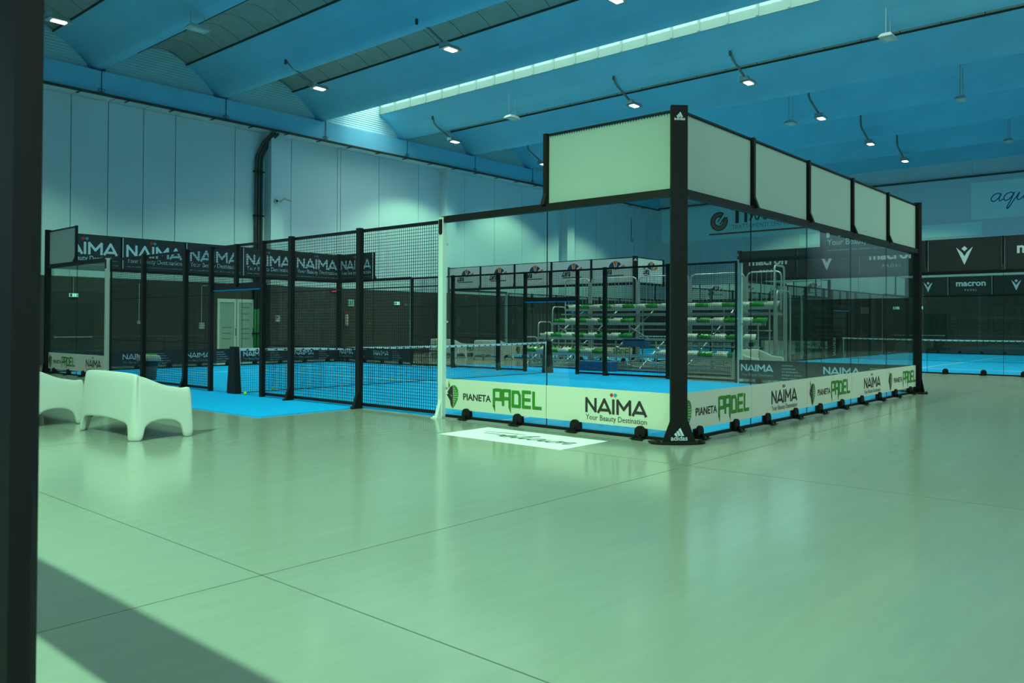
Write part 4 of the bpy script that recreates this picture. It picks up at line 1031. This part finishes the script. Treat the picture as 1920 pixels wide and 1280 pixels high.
for i, (x, z) in enumerate(ROWS):
    for k in range(17):
        if k in MISS[i]: continue
        inst('seat', SG if (k+i) % 2 == 0 else SW, bl, (x, -0.25-k*0.46, z))['label'] = 'green seat' if (k+i) % 2 == 0 else 'white seat'
def hoop(x0, x1, y, z0, z1, n='handrail', rr=0.12, r_=0.022, axis='x'):
    mb = MB(); pts = [(x0, z0), (x0, z1-rr), (x0+rr*0.3, z1-rr*0.3), (x0+rr, z1), (x1-rr, z1), (x1-rr*0.3, z1-rr*0.3), (x1, z1-rr), (x1, z0)]
    mb.tube([((p, y, q) if axis == 'x' else (y, p, q)) for p, q in pts], r_, 8); return mb.build(n, STEEL, bl, smooth=True)
hoop(1.75, 2.5, 0.12, 0.4, 2.06); hoop(0.95, 1.7, 0.12, 0.2, 1.52); hoop(0.15, 0.9, 0.12, 0.1, 1.0)
# rear guard rails with balusters
y = 0.0
for k, (ya, yb) in enumerate(((0.55, -0.55), (-0.62, -2.55), (-2.65, -4.55), (-4.65, -6.5), (-6.6, -7.7))):
    mb = MB(); rr = 0.14
    mb.tube([(3.05, ya, 1.9), (3.05, ya, 3.08-rr), (3.05, ya-rr*0.3, 3.08-rr*0.3), (3.05, ya-rr, 3.08), (3.05, yb+rr, 3.08), (3.05, yb+rr*0.3, 3.08-rr*0.3), (3.05, yb, 3.08-rr), (3.05, yb, 1.9)], 0.024, 8)
    mb.tube([(3.05, ya, 2.15), (3.05, yb, 2.15)], 0.018, 6)
    nb = max(2, int(abs(ya-yb)/0.14))
    for j in range(1, nb): yy = ya+(yb-ya)*j/nb; mb.tube([(3.05, yy, 2.15), (3.05, yy, 3.06)], 0.008, 4)
    mb.build('guard_rail', STEEL, bl)
for y in (-0.58, -2.6, -4.6, -6.55):
    mb = MB(); mb.box(3.0, 3.1, y-0.06, y+0.06, 0, 2.95); mb.build('rail_post', STEEL, bl)
mb = MB(); mb.box(2.6, 3.05, -Lb, 0.4, 1.78, 1.82); mb.build('deck_board', STEEL, bl)
# side stair rails at the right end
hoop(2.2, 2.9, -Lb-0.15, 0.1, 3.2, rr=0.1, r_=0.03); hoop(2.0, 3.0, -Lb-0.30, 0.1, 2.45, rr=0.12)
mb = MB()
for j in range(7): mb.tube([(2.1+j*0.13, -Lb-0.25, 0.2), (2.1+j*0.13, -Lb-0.25, 2.4)], 0.01, 4)
mb.build('side_railing', STEEL, bl)
mb = MB()
for j in range(13): mb.box(3.12, 3.15, 0.1+j*0.17-0.6+0.7, 0.1+j*0.17-0.6+0.78, 0.0, 1.85)
tg = mb.build('slatted_screen', mat('dark_slats', (0.05, 0.055, 0.05), 0.5)); tg.location = (12.3, 12.9, 0); tag(tg, 'dark vertical slat screen beside the left end of the bleachers', 'screen')
BB = mat('blue_block', (0.01, 0.10, 0.25), 0.6)
for (x, y, w, dd, z0, h, lb) in ((11.75, 9.0, 0.45, 1.2, 0.012, 0.30, 'low blue padded block on the floor in front of the bleachers'),):
    o = empty('foam_block', (x, y, z0)); tag(o, lb, 'block'); mb = MB(); mb.box(0, w, 0, dd, 0, h); bevel(mb.build('foam_body', BB, o), 0.03)
    mb = MB(); mb.box(-0.003, w+0.003, -0.003, dd+0.003, h*0.48, h*0.52); mb.build('seam_piping', NAVY, o)
o = empty('storage_crate', (14.6, 9.3, 0.5)); tag(o, 'blue crate standing on the second bleacher level where seats are missing', 'crate')
mb = MB(); mb.box(-1.55, -1.2, -0.7, 0.1, 0.24, 0.46); mb.build('crate_body', BB, o)
mb = MB(); mb.box(-1.57, -1.18, -0.72, 0.12, 0.46, 0.49); mb.build('crate_lid', BB, o)

# stool between the two distant courts
o = empty('black_stool', (34.8, 10.9, 0)); tag(o, 'tall black stool with splayed legs, tiny between the two far courts', 'stool')
mb = MB(); mb.frust((-0.22, 0.22, -0.22, 0.22), 0.84, (-0.20, 0.20, -0.20, 0.20), 0.90); mb.build('seat', BLACK, o)
for sx_ in (-1, 1):
    for sy_ in (-1, 1):
        mb = MB(); mb.tube([(0.16*sx_, 0.16*sy_, 0.85), (0.36*sx_, 0.36*sy_, 0.0)], 0.025, 6); mb.build('leg', BLACK, o)
mb = MB(); mb.tube([(-0.28, -0.28, 0.35), (0.28, -0.28, 0.35), (0.28, 0.28, 0.35), (-0.28, 0.28, 0.35), (-0.28, -0.28, 0.35)], 0.015, 5); mb.build('footrest', BLACK, o)
